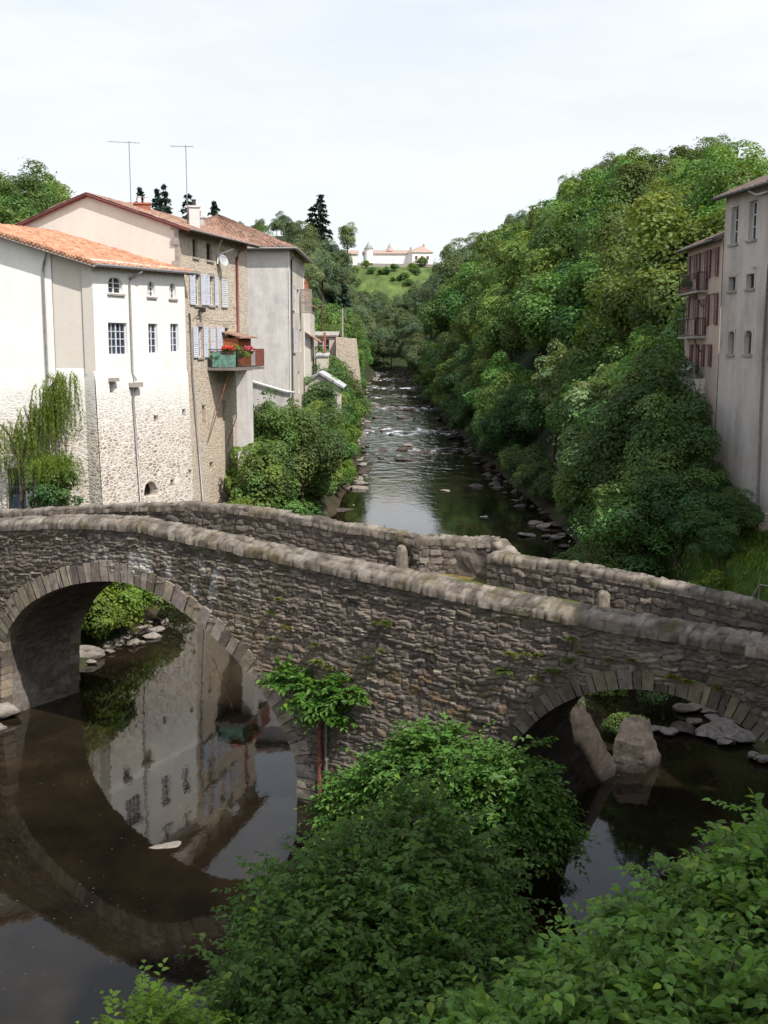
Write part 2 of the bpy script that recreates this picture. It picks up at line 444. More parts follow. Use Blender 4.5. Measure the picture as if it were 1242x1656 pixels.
ys = np.concatenate([np.arange(-60, 10, 3), np.arange(10, 110, .9), np.arange(110, 260, 2), np.arange(260, 560, 4), np.arange(560, 1500, 60)])
xs = np.concatenate([np.arange(-700, -120, 40), np.arange(-120, -40, 4), np.arange(-40, -20, 1.5), np.arange(-20, 22, .7), np.arange(22, 50, 1.5), np.arange(50, 130, 4), np.arange(130, 720, 40)])
GX, GY = np.meshgrid(xs, ys)
GZ = gz(GX, GY)
nx, ny = len(xs), len(ys)
idx = np.arange(nx * ny).reshape(ny, nx)
FQ = np.stack([idx[:-1, :-1], idx[:-1, 1:], idx[1:, 1:], idx[1:, :-1]], -1).reshape(-1, 4)
n1 = fbm(GX * .35, GY * .35, 21)[..., None]; n2 = fbm(GX * .05, GY * .05, 5)[..., None]
soil = np.array([.075, .055, .035]); under = np.array([.028, .05, .016]); grass = np.array([.07, .125, .022]); meadow = np.array([.10, .15, .04])
c = soil * (1 - sstep(.35, .6, n1)) + under * sstep(.35, .6, n1)
c = np.where((GZ - waterz(GY))[..., None] > 1.0, c * .3 + under * .7, c)
lawn = ((GX > 12.9) & (GY < 62) & (GY > 26))[..., None]
c = np.where(lawn, grass * (.6 + .7 * n1), c)
c = np.where(((GY > 455) & (GX > -40) & (GX < 60))[..., None], meadow * (.45 + 1.0 * n1 * n2 * 2), c)
c = np.where((GZ < waterz(GY) + .15)[..., None], np.array([.07, .05, .03]), c)
terr = link_mesh('terrain', mesh_np('terrain', np.stack([GX, GY, GZ], -1).reshape(-1, 3), FQ, c.reshape(-1, 3), True), M['earth'])
tag(terr, 'steep green valley sides and banks under the trees', kind='structure')

# river: sheet between the banks, following its fall
wy = np.concatenate([np.arange(-60, 100, 1.0), np.arange(100, 440, .45)])
wu = np.linspace(-.18, 1.18, 56)
WU, WY = np.meshgrid(wu, wy)
L_, R_ = bankL(WY), bankR(WY)
WX = L_ + (R_ - L_) * WU
casc = [(152, 7, .7), (178, 8, 1.0), (200, 5, .55), (228, 9, 1.0), (262, 9, .9), (300, 14, 1.0), (345, 14, 1.0), (390, 18, 1.0)]
foam = np.zeros_like(WX)
for cy, wd, am in casc:
    foam = np.maximum(foam, am * np.exp(-((WY - cy - 3 * (fbm(WX * .3, WY * .1, 8) - .5) * 4) / wd) ** 2))
foam = np.maximum(foam, .42 * sstep(100, 135, WY))
rip = (fbm(WX * 1.0, WY * .55, 31) - .5) * 2
WZ = waterz(WY) + rip * (.02 + .16 * foam) * sstep(96, 130, WY)
fo = sstep(.54, .84, fbm(WX * 1.1, WY * .32, 44) * (.45 + .75 * foam)) * sstep(112, 150, WY)
idx = np.arange(WX.size).reshape(WX.shape)
FQ = np.stack([idx[:-1, :-1], idx[:-1, 1:], idx[1:, 1:], idx[1:, :-1]], -1).reshape(-1, 4)
m, nt, b = nodes('river_water'); M['water'] = m
a = N(nt, 'ShaderNodeAttribute', attribute_name='col'); sepc = N(nt, 'ShaderNodeSeparateColor'); nt.links.new(a.outputs['Color'], sepc.inputs[0])
vv = coords(nt)
bed = ramp(nt, noise(nt, coords(nt, (1, .8, 1)), .22, 6, .62), [(.38, (.007, .0056, .004)), (.56, (.017, .0125, .0072)), (.74, (.040, .028, .0145))])
spk = N(nt, 'ShaderNodeTexVoronoi'); nt.links.new(vv, spk.inputs['Vector']); spk.inputs['Scale'].default_value = 3.4
sp = N(nt, 'ShaderNodeMapRange'); nt.links.new(spk.outputs['Distance'], sp.inputs['Value']); sp.inputs['From Min'].default_value = .10; sp.inputs['From Max'].default_value = .06; sp.inputs['To Max'].default_value = .55
spm = N(nt, 'ShaderNodeMath', operation='MULTIPLY'); nt.links.new(sp.outputs[0], spm.inputs[0])
nt.links.new(ramp(nt, noise(nt, vv, .25, 3), [(.44, (0, 0, 0)), (.58, (1, 1, 1))]), spm.inputs[1])
colw = mix(nt, spm.outputs[0], bed, (.20, .18, .15))
colw = mix(nt, sepc.outputs[0], colw, (.66, .68, .72))
nt.links.new(colw, b.inputs['Base Color'])
rr_ = N(nt, 'ShaderNodeMapRange'); nt.links.new(sepc.outputs[0], rr_.inputs['Value']); rr_.inputs['To Min'].default_value = .025; rr_.inputs['To Max'].default_value = .6
nt.links.new(rr_.outputs[0], b.inputs['Roughness']); b.inputs['IOR'].default_value = 1.36
bh = noise(nt, coords(nt, (1, .45, 1)), 1.6, 4, .55)
bm_ = N(nt, 'ShaderNodeBump'); bm_.inputs['Distance'].default_value = .15
bs_ = N(nt, 'ShaderNodeMapRange'); nt.links.new(sepc.outputs[1], bs_.inputs['Value']); bs_.inputs['To Min'].default_value = .02; bs_.inputs['To Max'].default_value = .8
nt.links.new(bs_.outputs[0], bm_.inputs['Strength']); nt.links.new(bh, bm_.inputs['Height']); nt.links.new(bm_.outputs['Normal'], b.inputs['Normal'])
colr = np.stack([fo, sstep(80, 150, WY) * (.55 + .45 * foam), 0 * fo], -1).reshape(-1, 3)
riv = link_mesh('river', mesh_np('river', np.stack([WX, WY, WZ], -1).reshape(-1, 3), FQ, colr, True), M['water'])
tag(riv, 'dark brown river running from the far rapids under the bridge', kind='structure')

# ------------------------------------------------------------------ masonry relief
class Masonry:
    """courses of rubble: returns relief (m) and colour for arrays of (s, z)"""
    def __init__(self, seed, zmin, zmax, smin, smax, h=(.13, .27), w=(.16, .55)):
        r = np.random.default_rng(seed)
        self.e = [zmin]
        while self.e[-1] < zmax: self.e.append(self.e[-1] + r.uniform(*h))
        self.e = np.array(self.e); self.rows = []
        for i in range(len(self.e)):
            x = [smin - r.uniform(0, .4)]
            while x[-1] < smax: x.append(x[-1] + r.uniform(*w))
            self.rows.append(np.array(x))
        self.seed = seed
    def __call__(self, s, z, warp=.13, gap=.04):
        sd = self.seed
        z2 = z + (fbm(s * .55, z * .6, sd, 3) - .5) * warp * 1.9 + (vnoise(s * 3.1, z * 3.1, sd + 9) - .5) * warp * 1.1 + (vnoise(s * 7, z * 7, sd + 19) - .5) * warp * .5
        s2 = s + (fbm(s * 2.1, z * 2.3, sd + 4, 2) - .5) * warp * 2.0
        k = np.clip(np.searchsorted(self.e, z2) - 1, 0, len(self.e) - 2)
        v0, v1 = self.e[k], self.e[k + 1]
        d = np.zeros_like(s); rid = np.zeros_like(s); rid2 = np.zeros_like(s); ramp_ = np.zeros_like(s)
        for i in np.unique(k):
            mk = k == i; x = self.rows[i]; q = s2[mk]
            j = np.clip(np.searchsorted(x, q) - 1, 0, len(x) - 2)
            a, b_ = x[j], x[j + 1]; zz = z2[mk]
            rid[mk] = hash2(j, np.full_like(j, i), sd); rid2[mk] = hash2(j, np.full_like(j, i), sd + 77)
            dx_, dz_ = np.minimum(q - a, b_ - q), np.minimum(zz - v0[mk], v1[mk] - zz); d[mk] = (1 / (1 / np.maximum(dx_, 1e-4) ** 3 + 1 / np.maximum(dz_, 1e-4) ** 3)) ** (1 / 3)
            ramp_[mk] = (zz - v0[mk]) / (v1[mk] - v0[mk])
        e = np.clip(d / gap, 0, 1) ** .7
        rough = fbm(s * 7, z * 7, sd + 30, 3) - .5
        return e, rid, rid2, ramp_, rough

def stone_colour(s, z, e, rid, rid2, rough, seed, pal, mortar):
    n = len(pal) - 1
    t = np.clip(rid, 0, .999) * n; i = t.astype(int); f = (t - i)[..., None]
    P = np.array(pal)
    c = P[i] * (1 - f) + P[i + 1] * f
    c = c * (.75 + .5 * rid2 + .5 * rough)[..., None]
    c = np.array(mortar) * (1 - e)[..., None] + c * e[..., None]
    return np.clip(c, .004, 1)

# ------------------------------------------------------------------ the bridge
BP = np.array([-14.53, 40.85]); BD = np.array([.83598, -.54875]); BN = np.array([.54875, .83598])
def bp(s, off, z): 
    s = np.asarray(s, float)
    return np.stack([BP[0] + BD[0] * s + BN[0] * off, BP[1] + BD[1] * s + BN[1] * off, z + 0 * s], -1)
TOPN = np.array([(-14, 5.2), (-8, 6.2), (-3, 6.95), (.4, 7.42), (3, 7.75), (5.5, 7.96), (7.6, 8.05), (9.9, 7.92), (13.7, 7.66), (16.9, 7.45), (20.3, 7.2), (24.6, 7.04), (28.1, 6.93), (34, 6.6), (44, 6.1)])
TOPF = np.array([(-14, 5.6), (-8, 6.5), (-4, 7.1), (0, 7.6), (3.8, 8.03), (6.9, 8.32), (9.4, 8.40), (11.1, 8.29), (13.3, 8.16), (15.9, 8.08), (16.6, 8.0), (18.9, 7.72), (21.6, 7.66), (23.3, 7.56), (25.2, 7.42), (27.3, 7.2), (33, 6.8), (44, 6.3)])
ROAD = np.array([(-14, 4.6), (-8, 5.4), (0, 6.7), (8, 7.42), (15.7, 7.05), (18.9, 6.84), (21.6, 6.70), (25.3, 6.5), (36, 5.9), (44, 5.5)])
topn = lambda s: np.interp(s, TOPN[:, 0], TOPN[:, 1]); topf = lambda s: np.interp(s, TOPF[:, 0], TOPF[:, 1]); road = lambda s: np.interp(s, ROAD[:, 0], ROAD[:, 1])
ARCH1 = [(0.0, -.6), (0.0, 0), (.04, .84), (.10, 1.8), (.2, 2.6), (.45, 3.22), (.98, 3.93), (1.64, 4.51), (2.46, 4.99), (3.35, 5.39), (4.3, 5.70), (5.35, 5.93), (6.24, 6.04), (7.14, 6.07), (7.97, 5.96), (8.87, 5.70), (9.77, 5.30), (10.85, 4.75), (11.75, 4.2), (12.65, 3.45), (13.36, 2.65), (13.86, 1.91), (14.12, 1.33), (14.19, .7), (14.19, 0), (14.19, -.6)]
ARCH2 = [(20.5, -.6), (20.5, 0), (20.7, 1), (20.97, 1.9), (21.32, 2.65), (21.8, 3.53), (22.22, 4.05), (22.69, 4.5), (23.4, 4.98), (24.0, 5.25), (24.84, 5.46), (25.48, 5.52), (26.18, 5.46), (27.28, 5.22), (27.82, 4.97), (28.4, 4.55), (29.0, 3.9), (29.5, 3.1), (29.8, 2.0), (29.9, 0), (29.9, -.6)]
def resample(P, n):
    P = np.array(P); d = np.concatenate([[0], np.cumsum(np.linalg.norm(np.diff(P, axis=0), axis=1))])
    t = np.linspace(0, d[-1], n)
    q = np.stack([np.interp(t, d, P[:, 0]), np.interp(t, d, P[:, 1])], -1)
    for _ in range(4):
        q[1:-1] = .25 * q[:-2] + .5 * q[1:-1] + .25 * q[2:]
    return q
A1, A2c = resample(ARCH1, 120), resample(ARCH2, 90)
def outward(A):
    t = np.gradient(A, axis=0); nrm = np.stack([-t[:, 1], t[:, 0]], -1); nrm /= np.linalg.norm(nrm, axis=1)[:, None]
    return nrm
def inside(A, s, z, grow):
    B = A + outward(A) * grow
    i = np.argmax(B[:, 1]); lo, hi = B[:i + 1], B[i:]
    zl = np.interp(s, lo[:, 0], lo[:, 1], left=-99, right=lo[-1, 1]); zh = np.interp(s, hi[:, 0], hi[:, 1], left=hi[0, 1], right=-99)
    top = np.where(s <= B[i, 0], zl, zh)
    top = np.where((s < B[:, 0].min()) | (s > B[:, 0].max()), -99, top)
    return z < top

bridge = empty('stone_bridge', tuple(bp(np.array(17.0), 1.8, 0.0)), 'old humpbacked stone footbridge with two arches crossing the river', 'bridge')
PAL = [(.060, .048, .042), (.145, .115, .093), (.10, .083, .074), (.22, .178, .143), (.165, .135, .115), (.30, .25, .20), (.12, .097, .083), (.19, .152, .125)]

def wall_grid(name, s0, s1, step, off, sgn, mas, zfun_lo, zfun_hi, cut, depth, amp=1.0, colour=None, parent=None, mort=(.085, .07, .06)):
    S = np.arange(s0, s1, step); nv = int(9.2 / step)
    ZT = zfun_hi(S); ZB = zfun_lo(S)
    nv = int(max((ZT - ZB).max() / step, 2))
    T = np.linspace(0, 1, nv)
    SS = np.repeat(S[None], nv, 0); ZZ = ZB[None] + (ZT - ZB)[None] * T[:, None]
    follow = (zfun_hi(SS) - 7.4) * .55
    e, rid, rid2, rp, ro = mas(SS, ZZ - follow)
    rel = (e * (.015 + depth * rid2) + ro * .085 * amp + (rp - .3) * .045 * e * (rid > .25)) * .82
    lump = (fbm(SS * .5, ZZ * .5, 71) - .5) * .14
    o = off - sgn * (rel + lump) * amp
    P = bp(SS, 0, 0)
    X = P[..., 0] + BN[0] * o; Y = P[..., 1] + BN[1] * o
    col = stone_colour(SS, ZZ, e, rid, rid2, ro, 5, PAL, mort)
    if colour: col = colour(SS, ZZ, col, e, rid)
    idx = np.arange(SS.size).reshape(SS.shape)
    F = np.stack([idx[:-1, :-1], idx[:-1, 1:], idx[1:, 1:], idx[1:, :-1]], -1)
    if sgn < 0: F = F[..., ::-1]
    cs = (SS[:-1, :-1] + SS[1:, 1:]) / 2; cz = (ZZ[:-1, :-1] + ZZ[1:, 1:]) / 2
    if cut is not None: F = F[~cut(cs, cz)]
    F = F.reshape(-1, 4)
    V = np.stack([X, Y, ZZ], -1).reshape(-1, 3) - ORG[parent.name]
    return link_mesh(name, mesh_np(name, V, F, col.reshape(-1, 3), False), M['bridge'], parent)

def near_colour(s, z, c, e, rid):
    # lime runs above the first arch, warm stones round its haunch, damp dark band, ochre patches by the pier
    run = sstep(.52, .68, fbm(s * 2.6, z * .8, 61)) * sstep(4.2, 5.2, z) * sstep(7.5, 6.6, z) * sstep(4, 7, s) * sstep(13.8, 10.5, s)
    c = c * (1 - .8 * run[..., None]) + np.array([.50, .48, .45]) * .8 * run[..., None]
    warm = np.exp(-(((s - 12.2) / 1.5) ** 2 + ((z - 4.9) / 1.1) ** 2)) * e
    c = c * (1 - .6 * warm[..., None]) + np.array([.30, .215, .14]) * .6 * warm[..., None]
    och = ((rid > .80) & (z < 4.8) & (s > 15) & (s < 22)).astype(float) * e * .7
    c = c * (1 - och[..., None]) + np.array([.24, .155, .08]) * och[..., None]
    lo = (sstep(4.3, 3.2, z) * sstep(14, 15.5, s) * sstep(21, 19, s))[..., None] * .4
    c = c * (1 - lo) + np.array([.17, .145, .125]) * lo
    damp = sstep(1.2, 0, z)[..., None]
    c = c * (1 - .5 * damp)
    moss = sstep(.60, .72, fbm(s * .9 + 3, z * 1.3, 88))[..., None] * .35
    return c * (1 - moss) + np.array([.055, .065, .022]) * moss
mas_near = Masonry(3, -2, 10, -15, 46, (.09, .21), (.16, .62))
wall_grid('near_wall', -12, 40, .05, 0.0, 1, mas_near, lambda s: np.full_like(s, -.6), lambda s: topn(s) - .02,
          lambda s, z: inside(A1, s, z, .35) | inside(A2c, s, z, .22), .085, 1.0, near_colour, bridge)
mas_far = Masonry(8, -2, 10, -15, 46)
wall_grid('far_wall', -12, 40, .16, 3.7, -1, mas_far, lambda s: np.full_like(s, -.6), lambda s: topf(s) - .02,
          lambda s, z: inside(A1, s, z, .25) | inside(A2c, s, z, .25), .06, .7, None, bridge)

def voussoirs(A, off, sgn, thick, wrange, name, seed, dark=1.0):
    r = np.random.default_rng(seed)
    d = np.concatenate([[0], np.cumsum(np.linalg.norm(np.diff(A, axis=0), axis=1))])
    nrm = outward(A); V = []; F = []; C = []
    t = 0.0
    while t < d[-1] - .1:
        t1 = min(d[-1], t + r.uniform(*wrange)); th = thick * r.uniform(.86, 1.12); pr = r.uniform(.05, .10); g = .012
        cc = np.array([.33, .285, .235]) * r.uniform(.45, 1.2) * dark * np.array([1, r.uniform(.93, 1.0), r.uniform(.82, 1.03)])
        pts = []
        for k, tt in enumerate((t + g, (t + t1) / 2, t1 - g)):
            q = np.array([np.interp(tt, d, A[:, 0]), np.interp(tt, d, A[:, 1])])
            m_ = np.array([np.interp(tt, d, nrm[:, 0]), np.interp(tt, d, nrm[:, 1])]); pts.append((q, m_))
        base = len(V); 
        for lay in (0, .012, .5, .988, 1):
            for k, (q, m_) in enumerate(pts):
                p = q + m_ * (th * lay - .01); jit = r.uniform(-.012, .012)
                inn = .045 if lay in (0, 1) else 0.0
                oo = off - sgn * (pr - inn + jit)
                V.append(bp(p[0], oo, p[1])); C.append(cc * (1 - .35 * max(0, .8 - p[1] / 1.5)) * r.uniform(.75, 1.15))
        for a in range(4):
            for k in range(2):
                f = (base + a * 3 + k, base + a * 3 + k + 1, base + a * 3 + k + 4, base + a * 3 + k + 3)
                F.append(f)
        # sides of the stone, painted darker for the shade in the gaps
        nb = len(V)
        for lay in (0, 1):
            for k, (q, m_) in enumerate(pts):
                p = q + m_ * (th * lay - .01); V.append(bp(p[0], off + sgn * .45, p[1])); C.append(cc * .85)
        for k in range(2):
            F.append((base + k, base + k + 1, nb + k + 1, nb + k)); F.append((base + 12 + k, base + 12 + k + 1, nb + 3 + k + 1, nb + 3 + k))
        for k in (0, 2):
            F.append((base + k, base + 12 + k, nb + 3 + k, nb + k))
        t = t1
    V = np.array(V) - ORG[bridge.name]
    return link_mesh(name, mesh_np(name, V, np.array(F), np.array(C)), M['ring'], bridge)
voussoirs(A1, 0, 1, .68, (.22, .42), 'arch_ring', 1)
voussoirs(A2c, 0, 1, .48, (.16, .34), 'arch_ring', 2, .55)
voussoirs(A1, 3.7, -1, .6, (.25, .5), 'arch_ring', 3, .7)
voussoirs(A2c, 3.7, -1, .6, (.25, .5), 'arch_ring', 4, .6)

def vault(A, name, seed):
    O = np.arange(0.02, 3.69, .08)
    d = np.concatenate([[0], np.cumsum(np.linalg.norm(np.diff(A, axis=0), axis=1))])
    T = np.arange(0, d[-1], .08)
    OO, TT = np.meshgrid(O, T)
    e, rid, rid2, rp, ro = Masonry(seed, -1, 30, -1, 5, (.16, .3), (.3, .7))(OO, TT)
    rel = -(e * .03 * rid2 + ro * .04) + .012
    nrm = outward(A)
    sx = np.interp(TT, d, A[:, 0]) + np.interp(TT, d, nrm[:, 0]) * rel; sz = np.interp(TT, d, A[:, 1]) + np.interp(TT, d, nrm[:, 1]) * rel
    P = bp(sx, 0, 0); X = P[..., 0] + BN[0] * OO; Y = P[..., 1] + BN[1] * OO
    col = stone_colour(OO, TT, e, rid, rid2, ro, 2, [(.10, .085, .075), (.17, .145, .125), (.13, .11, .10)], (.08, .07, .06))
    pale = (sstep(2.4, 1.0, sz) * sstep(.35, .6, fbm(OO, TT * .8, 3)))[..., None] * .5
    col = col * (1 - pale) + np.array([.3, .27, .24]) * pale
    idx = np.arange(OO.size).reshape(OO.shape)
    F = np.stack([idx[:-1, :-1], idx[:-1, 1:], idx[1:, 1:], idx[1:, :-1]], -1).reshape(-1, 4)
    V = np.stack([X, Y, sz], -1).reshape(-1, 3) - ORG[bridge.name]
    return link_mesh(name, mesh_np(name, V, F, col.reshape(-1, 3), True), M['bridge'], bridge)
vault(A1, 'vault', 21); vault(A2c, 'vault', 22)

def coping(name, fz, o0, o1, s0, s1, seed, parent=None, dome=.05, drop0=.2, drop1=.2, frame=None, pale=1.0, step=.05, tilt=0.0):
    """rounded rubble capping along the top of a parapet, cross-section from offset o0 to o1"""
    S = np.arange(s0, s1, step); prof = []
    K = 13
    for k in range(K):
        t = k / (K - 1)
        if t < .2: o, z = o0 - .05, -drop0 * (1 - t / .2)
        elif t > .8: o, z = o1 + .05, -drop1 * ((t - .8) / .2)
        else:
            q = (t - .2) / .6; o = o0 - .05 + (o1 - o0 + .1) * q; z = dome * math.sin(math.pi * q) ** .7 + .0
        prof.append((o, z))
    PO = np.array([p[0] for p in prof]); PZ = np.array([p[1] for p in prof]); PZ = PZ + tilt * np.clip((PO - o0) / (o1 - o0), 0, 1)
    SS = np.repeat(S[None], K, 0); TT = np.repeat(np.cumsum(np.r_[0, np.hypot(np.diff(PO), np.diff(PZ))])[:, None], len(S), 1)
    e, rid, rid2, rp, ro = Masonry(seed, -.2, 2, -15, 46, (.26, .42), (.18, .5))(SS, TT, .05, .04)
    rel = e * (.03 + .06 * rid2) + ro * .07
    ang = np.linspace(-math.pi, 0, K)[:, None]
    nO, nZ = np.cos(ang) * 1, -np.sin(ang)
    OO = PO[:, None] + nO * rel; ZZ = fz(S)[None] + PZ[:, None] + nZ * rel + (vnoise(SS * 1.3, SS * 0, seed) - .5) * .06
    col = stone_colour(SS, TT, e, rid, rid2, ro, 5, [(.085, .07, .058), (.19, .157, .128), (.12, .10, .083), (.25, .21, .17), (.15, .125, .105)], (.05, .042, .035))
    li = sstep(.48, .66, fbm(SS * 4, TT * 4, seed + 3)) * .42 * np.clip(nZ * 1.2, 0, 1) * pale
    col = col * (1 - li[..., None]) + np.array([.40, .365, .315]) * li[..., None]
    mo = sstep(.6, .7, fbm(SS * 1.2, TT * 2, seed + 13))[..., None] * .5
    col = col * (1 - mo) + np.array([.10, .085, .03]) * mo
    if frame is None: P = bp(SS, 0, 0); X = P[..., 0] + BN[0] * OO; Y = P[..., 1] + BN[1] * OO
    else: X = frame[0][0] + frame[1][0] * SS + frame[2][0] * OO; Y = frame[0][1] + frame[1][1] * SS + frame[2][1] * OO
    idx = np.arange(SS.size).reshape(SS.shape)
    F = np.stack([idx[:-1, :-1], idx[:-1, 1:], idx[1:, 1:], idx[1:, :-1]], -1).reshape(-1, 4)
    V = np.stack([X, Y, ZZ], -1).reshape(-1, 3)
    ends = []
    for c_ in (0, len(S) - 1): ends.append([int(i) for i in idx[:, c_]])
    V = V - ORG[parent.name]
    me = mesh_np(name, V, F, col.reshape(-1, 3), True)
    return link_mesh(name, me, M['bridge'], parent)

coping('coping', topn, -.02, .46, -12, 40, 51, bridge, dome=.035, tilt=.2)
def inner_wall(name, off, sgn, s0, s1, fz_hi, seed, step=.06, frame=None):
    S = np.arange(s0, s1 + step * .5, step)
    nv = int(2.0 / step)
    T = np.linspace(0, 1, nv); SS = np.repeat(S[None], nv, 0)
    ZB = road(S) - .25; ZT = fz_hi(S) + .02
    ZZ = ZB[None] + (ZT - ZB)[None] * T[:, None]
    e, rid, rid2, rp, ro = Masonry(seed, 0, 12, -15, 46, (.14, .26), (.18, .5))(SS, ZZ - (fz_hi(SS) - 7.4) * .8)
    rel = e * (.015 + .06 * rid2) + ro * .05
    o = off - sgn * rel
    P = bp(SS, 0, 0) if frame is None else None
    if frame is None: X = P[..., 0] + BN[0] * o; Y = P[..., 1] + BN[1] * o
    else: X = frame[0][0] + frame[1][0] * SS + frame[2][0] * o; Y = frame[0][1] + frame[1][1] * SS + frame[2][1] * o
    col = stone_colour(SS, ZZ, e, rid, rid2, ro, 5, [(.085, .07, .062), (.16, .135, .115), (.12, .10, .09), (.22, .185, .15)], (.075, .065, .056))
    if frame is not None: col = col * 1.35  # refuge walls painted lighter, standing in for the stronger light on them
    idx = np.arange(SS.size).reshape(SS.shape)
    F = np.stack([idx[:-1, :-1], idx[:-1, 1:], idx[1:, 1:], idx[1:, :-1]], -1).reshape(-1, 4)
    V = np.stack([X, Y, ZZ], -1).reshape(-1, 3) - ORG[bridge.name]
    return link_mesh(name, mesh_np(name, V, F, col.reshape(-1, 3)), M['bridge'], bridge)
# far parapet: left run, recess (refuge) over the pier, right run
inner_wall('far_parapet', 3.28, 1, -12, 16.55, topf, 31)
coping('coping', topf, 3.30, 3.72, -12, 16.6, 52, bridge)
inner_wall('far_parapet', 3.28, 1, 19.0, 40, topf, 32)
coping('coping', topf, 3.30, 3.72, 19.0, 40, 53, bridge)
# end face of the right-hand run
mb = MB(); P0, P1 = bp(19.0, 3.26, 0), bp(19.0, 3.72, 0); zt = float(topf(19.0)) + .05; zb = 6.3
mb.face([(P0[0], P0[1], zb), (P1[0], P1[1], zb), (P1[0], P1[1], zt), (P0[0], P0[1], zt)])
mb.build('parapet_end', M['concrete'], bridge)
# the refuge: oblique wall running out to a point over the cutwater, then back
q0 = bp(16.5, 3.3, 0)[:2]; q1 = bp(18.7, 4.25, 0)[:2]; q2 = bp(19.6, 3.72, 0)[:2]
def refuge_run(a, b, name, seed, z0, z1):
    L = np.linalg.norm(b - a); d = (b - a) / L; n_ = np.array([-d[1], d[0]])
    fz = lambda s: np.interp(s, [0, L], [z0, z1])
    global road
    keep = road; road = lambda s: np.full_like(np.asarray(s, float), 6.5)
    inner_wall(name, 0.0, 1, 0, L, fz, seed, .06, (a, d, n_)); road = keep
    coping('coping', fz, .02, .42, -.05, L + .2, seed + 1, bridge, frame=(a, d, n_))
    mb = MB(); a3, b3 = a + n_ * .45, b + n_ * .45
    mb.hexa([(*(a + n_ * .1), -.6), (*(b + n_ * .1), -.6), (*b3, -.6), (*a3, -.6), (*(a + n_ * .1), z0), (*(b + n_ * .1), z1), (*b3, z1), (*a3, z0)])
    mb.build('cutwater', M['concrete'], bridge)
refuge_run(q0, q1, 'refuge_wall', 41, 8.0, 7.98)
refuge_run(q1, q2, 'refuge_wall', 43, 7.98, 7.5)
# roadway
S = np.arange(-12, 40, .12); O = np.linspace(.35, 3.4, 22)
SS, OO = np.meshgrid(S, O)
ZZ = road(SS) + .05 * np.cos((OO - 1.87) * 1.2) + (fbm(SS * 2, OO * 2, 3) - .5) * .06
c0 = np.array([.24, .20, .155]); gr = np.array([.11, .13, .035])
gfac = (sstep(.42, .6, fbm(SS * 1.2, OO * 2, 15)) * (.35 + .65 * (np.abs(OO - 1.87) > .9)))[..., None]
col = (c0 * (.7 + .6 * fbm(SS * 3, OO * 3, 4))[..., None]) * (1 - gfac) + gr * gfac
P = bp(SS, 0, 0); idx = np.arange(SS.size).reshape(SS.shape)
F = np.stack([idx[:-1, :-1], idx[:-1, 1:], idx[1:, 1:], idx[1:, :-1]], -1).reshape(-1, 4)
V = np.stack([P[..., 0] + BN[0] * OO, P[..., 1] + BN[1] * OO, ZZ], -1).reshape(-1, 3) - ORG[bridge.name]
link_mesh('roadway', mesh_np('roadway', V, F, col.reshape(-1, 3), True), M['earth'], bridge)
mb = MB()                                             # floor of the refuge
mb.face([(*bp(16.6, 3.25, 0)[:2], 6.95), (*bp(19.4, 3.25, 0)[:2], 6.8), (*(q1), 6.85)]); mb.build('refuge_floor', M['moss'], bridge)
mb = MB()                                             # inner faces of the near parapet
S = np.arange(-12, 40, .5)
for a, b_ in zip(S, S[1:]):
    pa, pb = bp(a, .45, 0), bp(b_, .45, 0)
    mb.face([(pa[0], pa[1], road(a) - .2), (pb[0], pb[1], road(b_) - .2), (pb[0], pb[1], topn(b_)), (pa[0], pa[1], topn(a))])
mb.build('near_parapet_back', M['concrete'], bridge)

# ------------------------------------------------------------------ rocks
def rock_mesh(seed, flat=.6, sub=4, angular=.3):
    bpy_bm = __import__('bmesh').new(); __import__('bmesh').ops.create_icosphere(bpy_bm, subdivisions=sub, radius=1)
    V = np.array([v.co[:] for v in bpy_bm.verts]); F = np.array([[v.index for v in f.verts] for f in bpy_bm.faces]); bpy_bm.free()
    r = np.random.default_rng(seed)
    for k in range(13):                              # chop facets
        n_ = r.normal(size=3); n_ /= np.linalg.norm(n_); h = r.uniform(.50, .86)
        d = V @ n_ - h; V = V - np.clip(d, 0, 9)[:, None] * n_ * .97
    V = V * (1 + angular * (fbm(V[:, 0] * 3 + seed, V[:, 1] * 3 + V[:, 2] * 2.7, seed, 5) - .5))[:, None] * np.array([1, .78 + .3 * r.random(), 1])
    V[:, 2] *= flat
    t = fbm(V[:, 0] * 3, V[:, 1] * 3 + V[:, 2] * 2, seed + 5)
    c = np.array([.30, .265, .235]) * (.7 + .6 * t)[:, None]
    wet = sstep(.12, -.05, V[:, 2])[:, None]
    c = c * (1 - .65 * wet)
    return V, F, c
ROCKS = []
ROCKS_DARK = []
for s_ in range(7):
    V, F, c = rock_mesh(100 + s_, (.5, .62, .42, .7, .38, .55, .6)[s_])
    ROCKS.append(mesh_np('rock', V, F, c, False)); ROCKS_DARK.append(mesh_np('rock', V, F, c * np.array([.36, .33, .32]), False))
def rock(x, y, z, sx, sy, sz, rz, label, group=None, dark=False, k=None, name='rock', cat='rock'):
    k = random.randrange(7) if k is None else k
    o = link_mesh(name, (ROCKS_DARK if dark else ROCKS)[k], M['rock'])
    o.location = (x, y, z); o.scale = (sx, sy, sz); o.rotation_euler = (random.uniform(-.1, .1), random.uniform(-.1, .1), rz)
    return tag(o, label, cat, group)

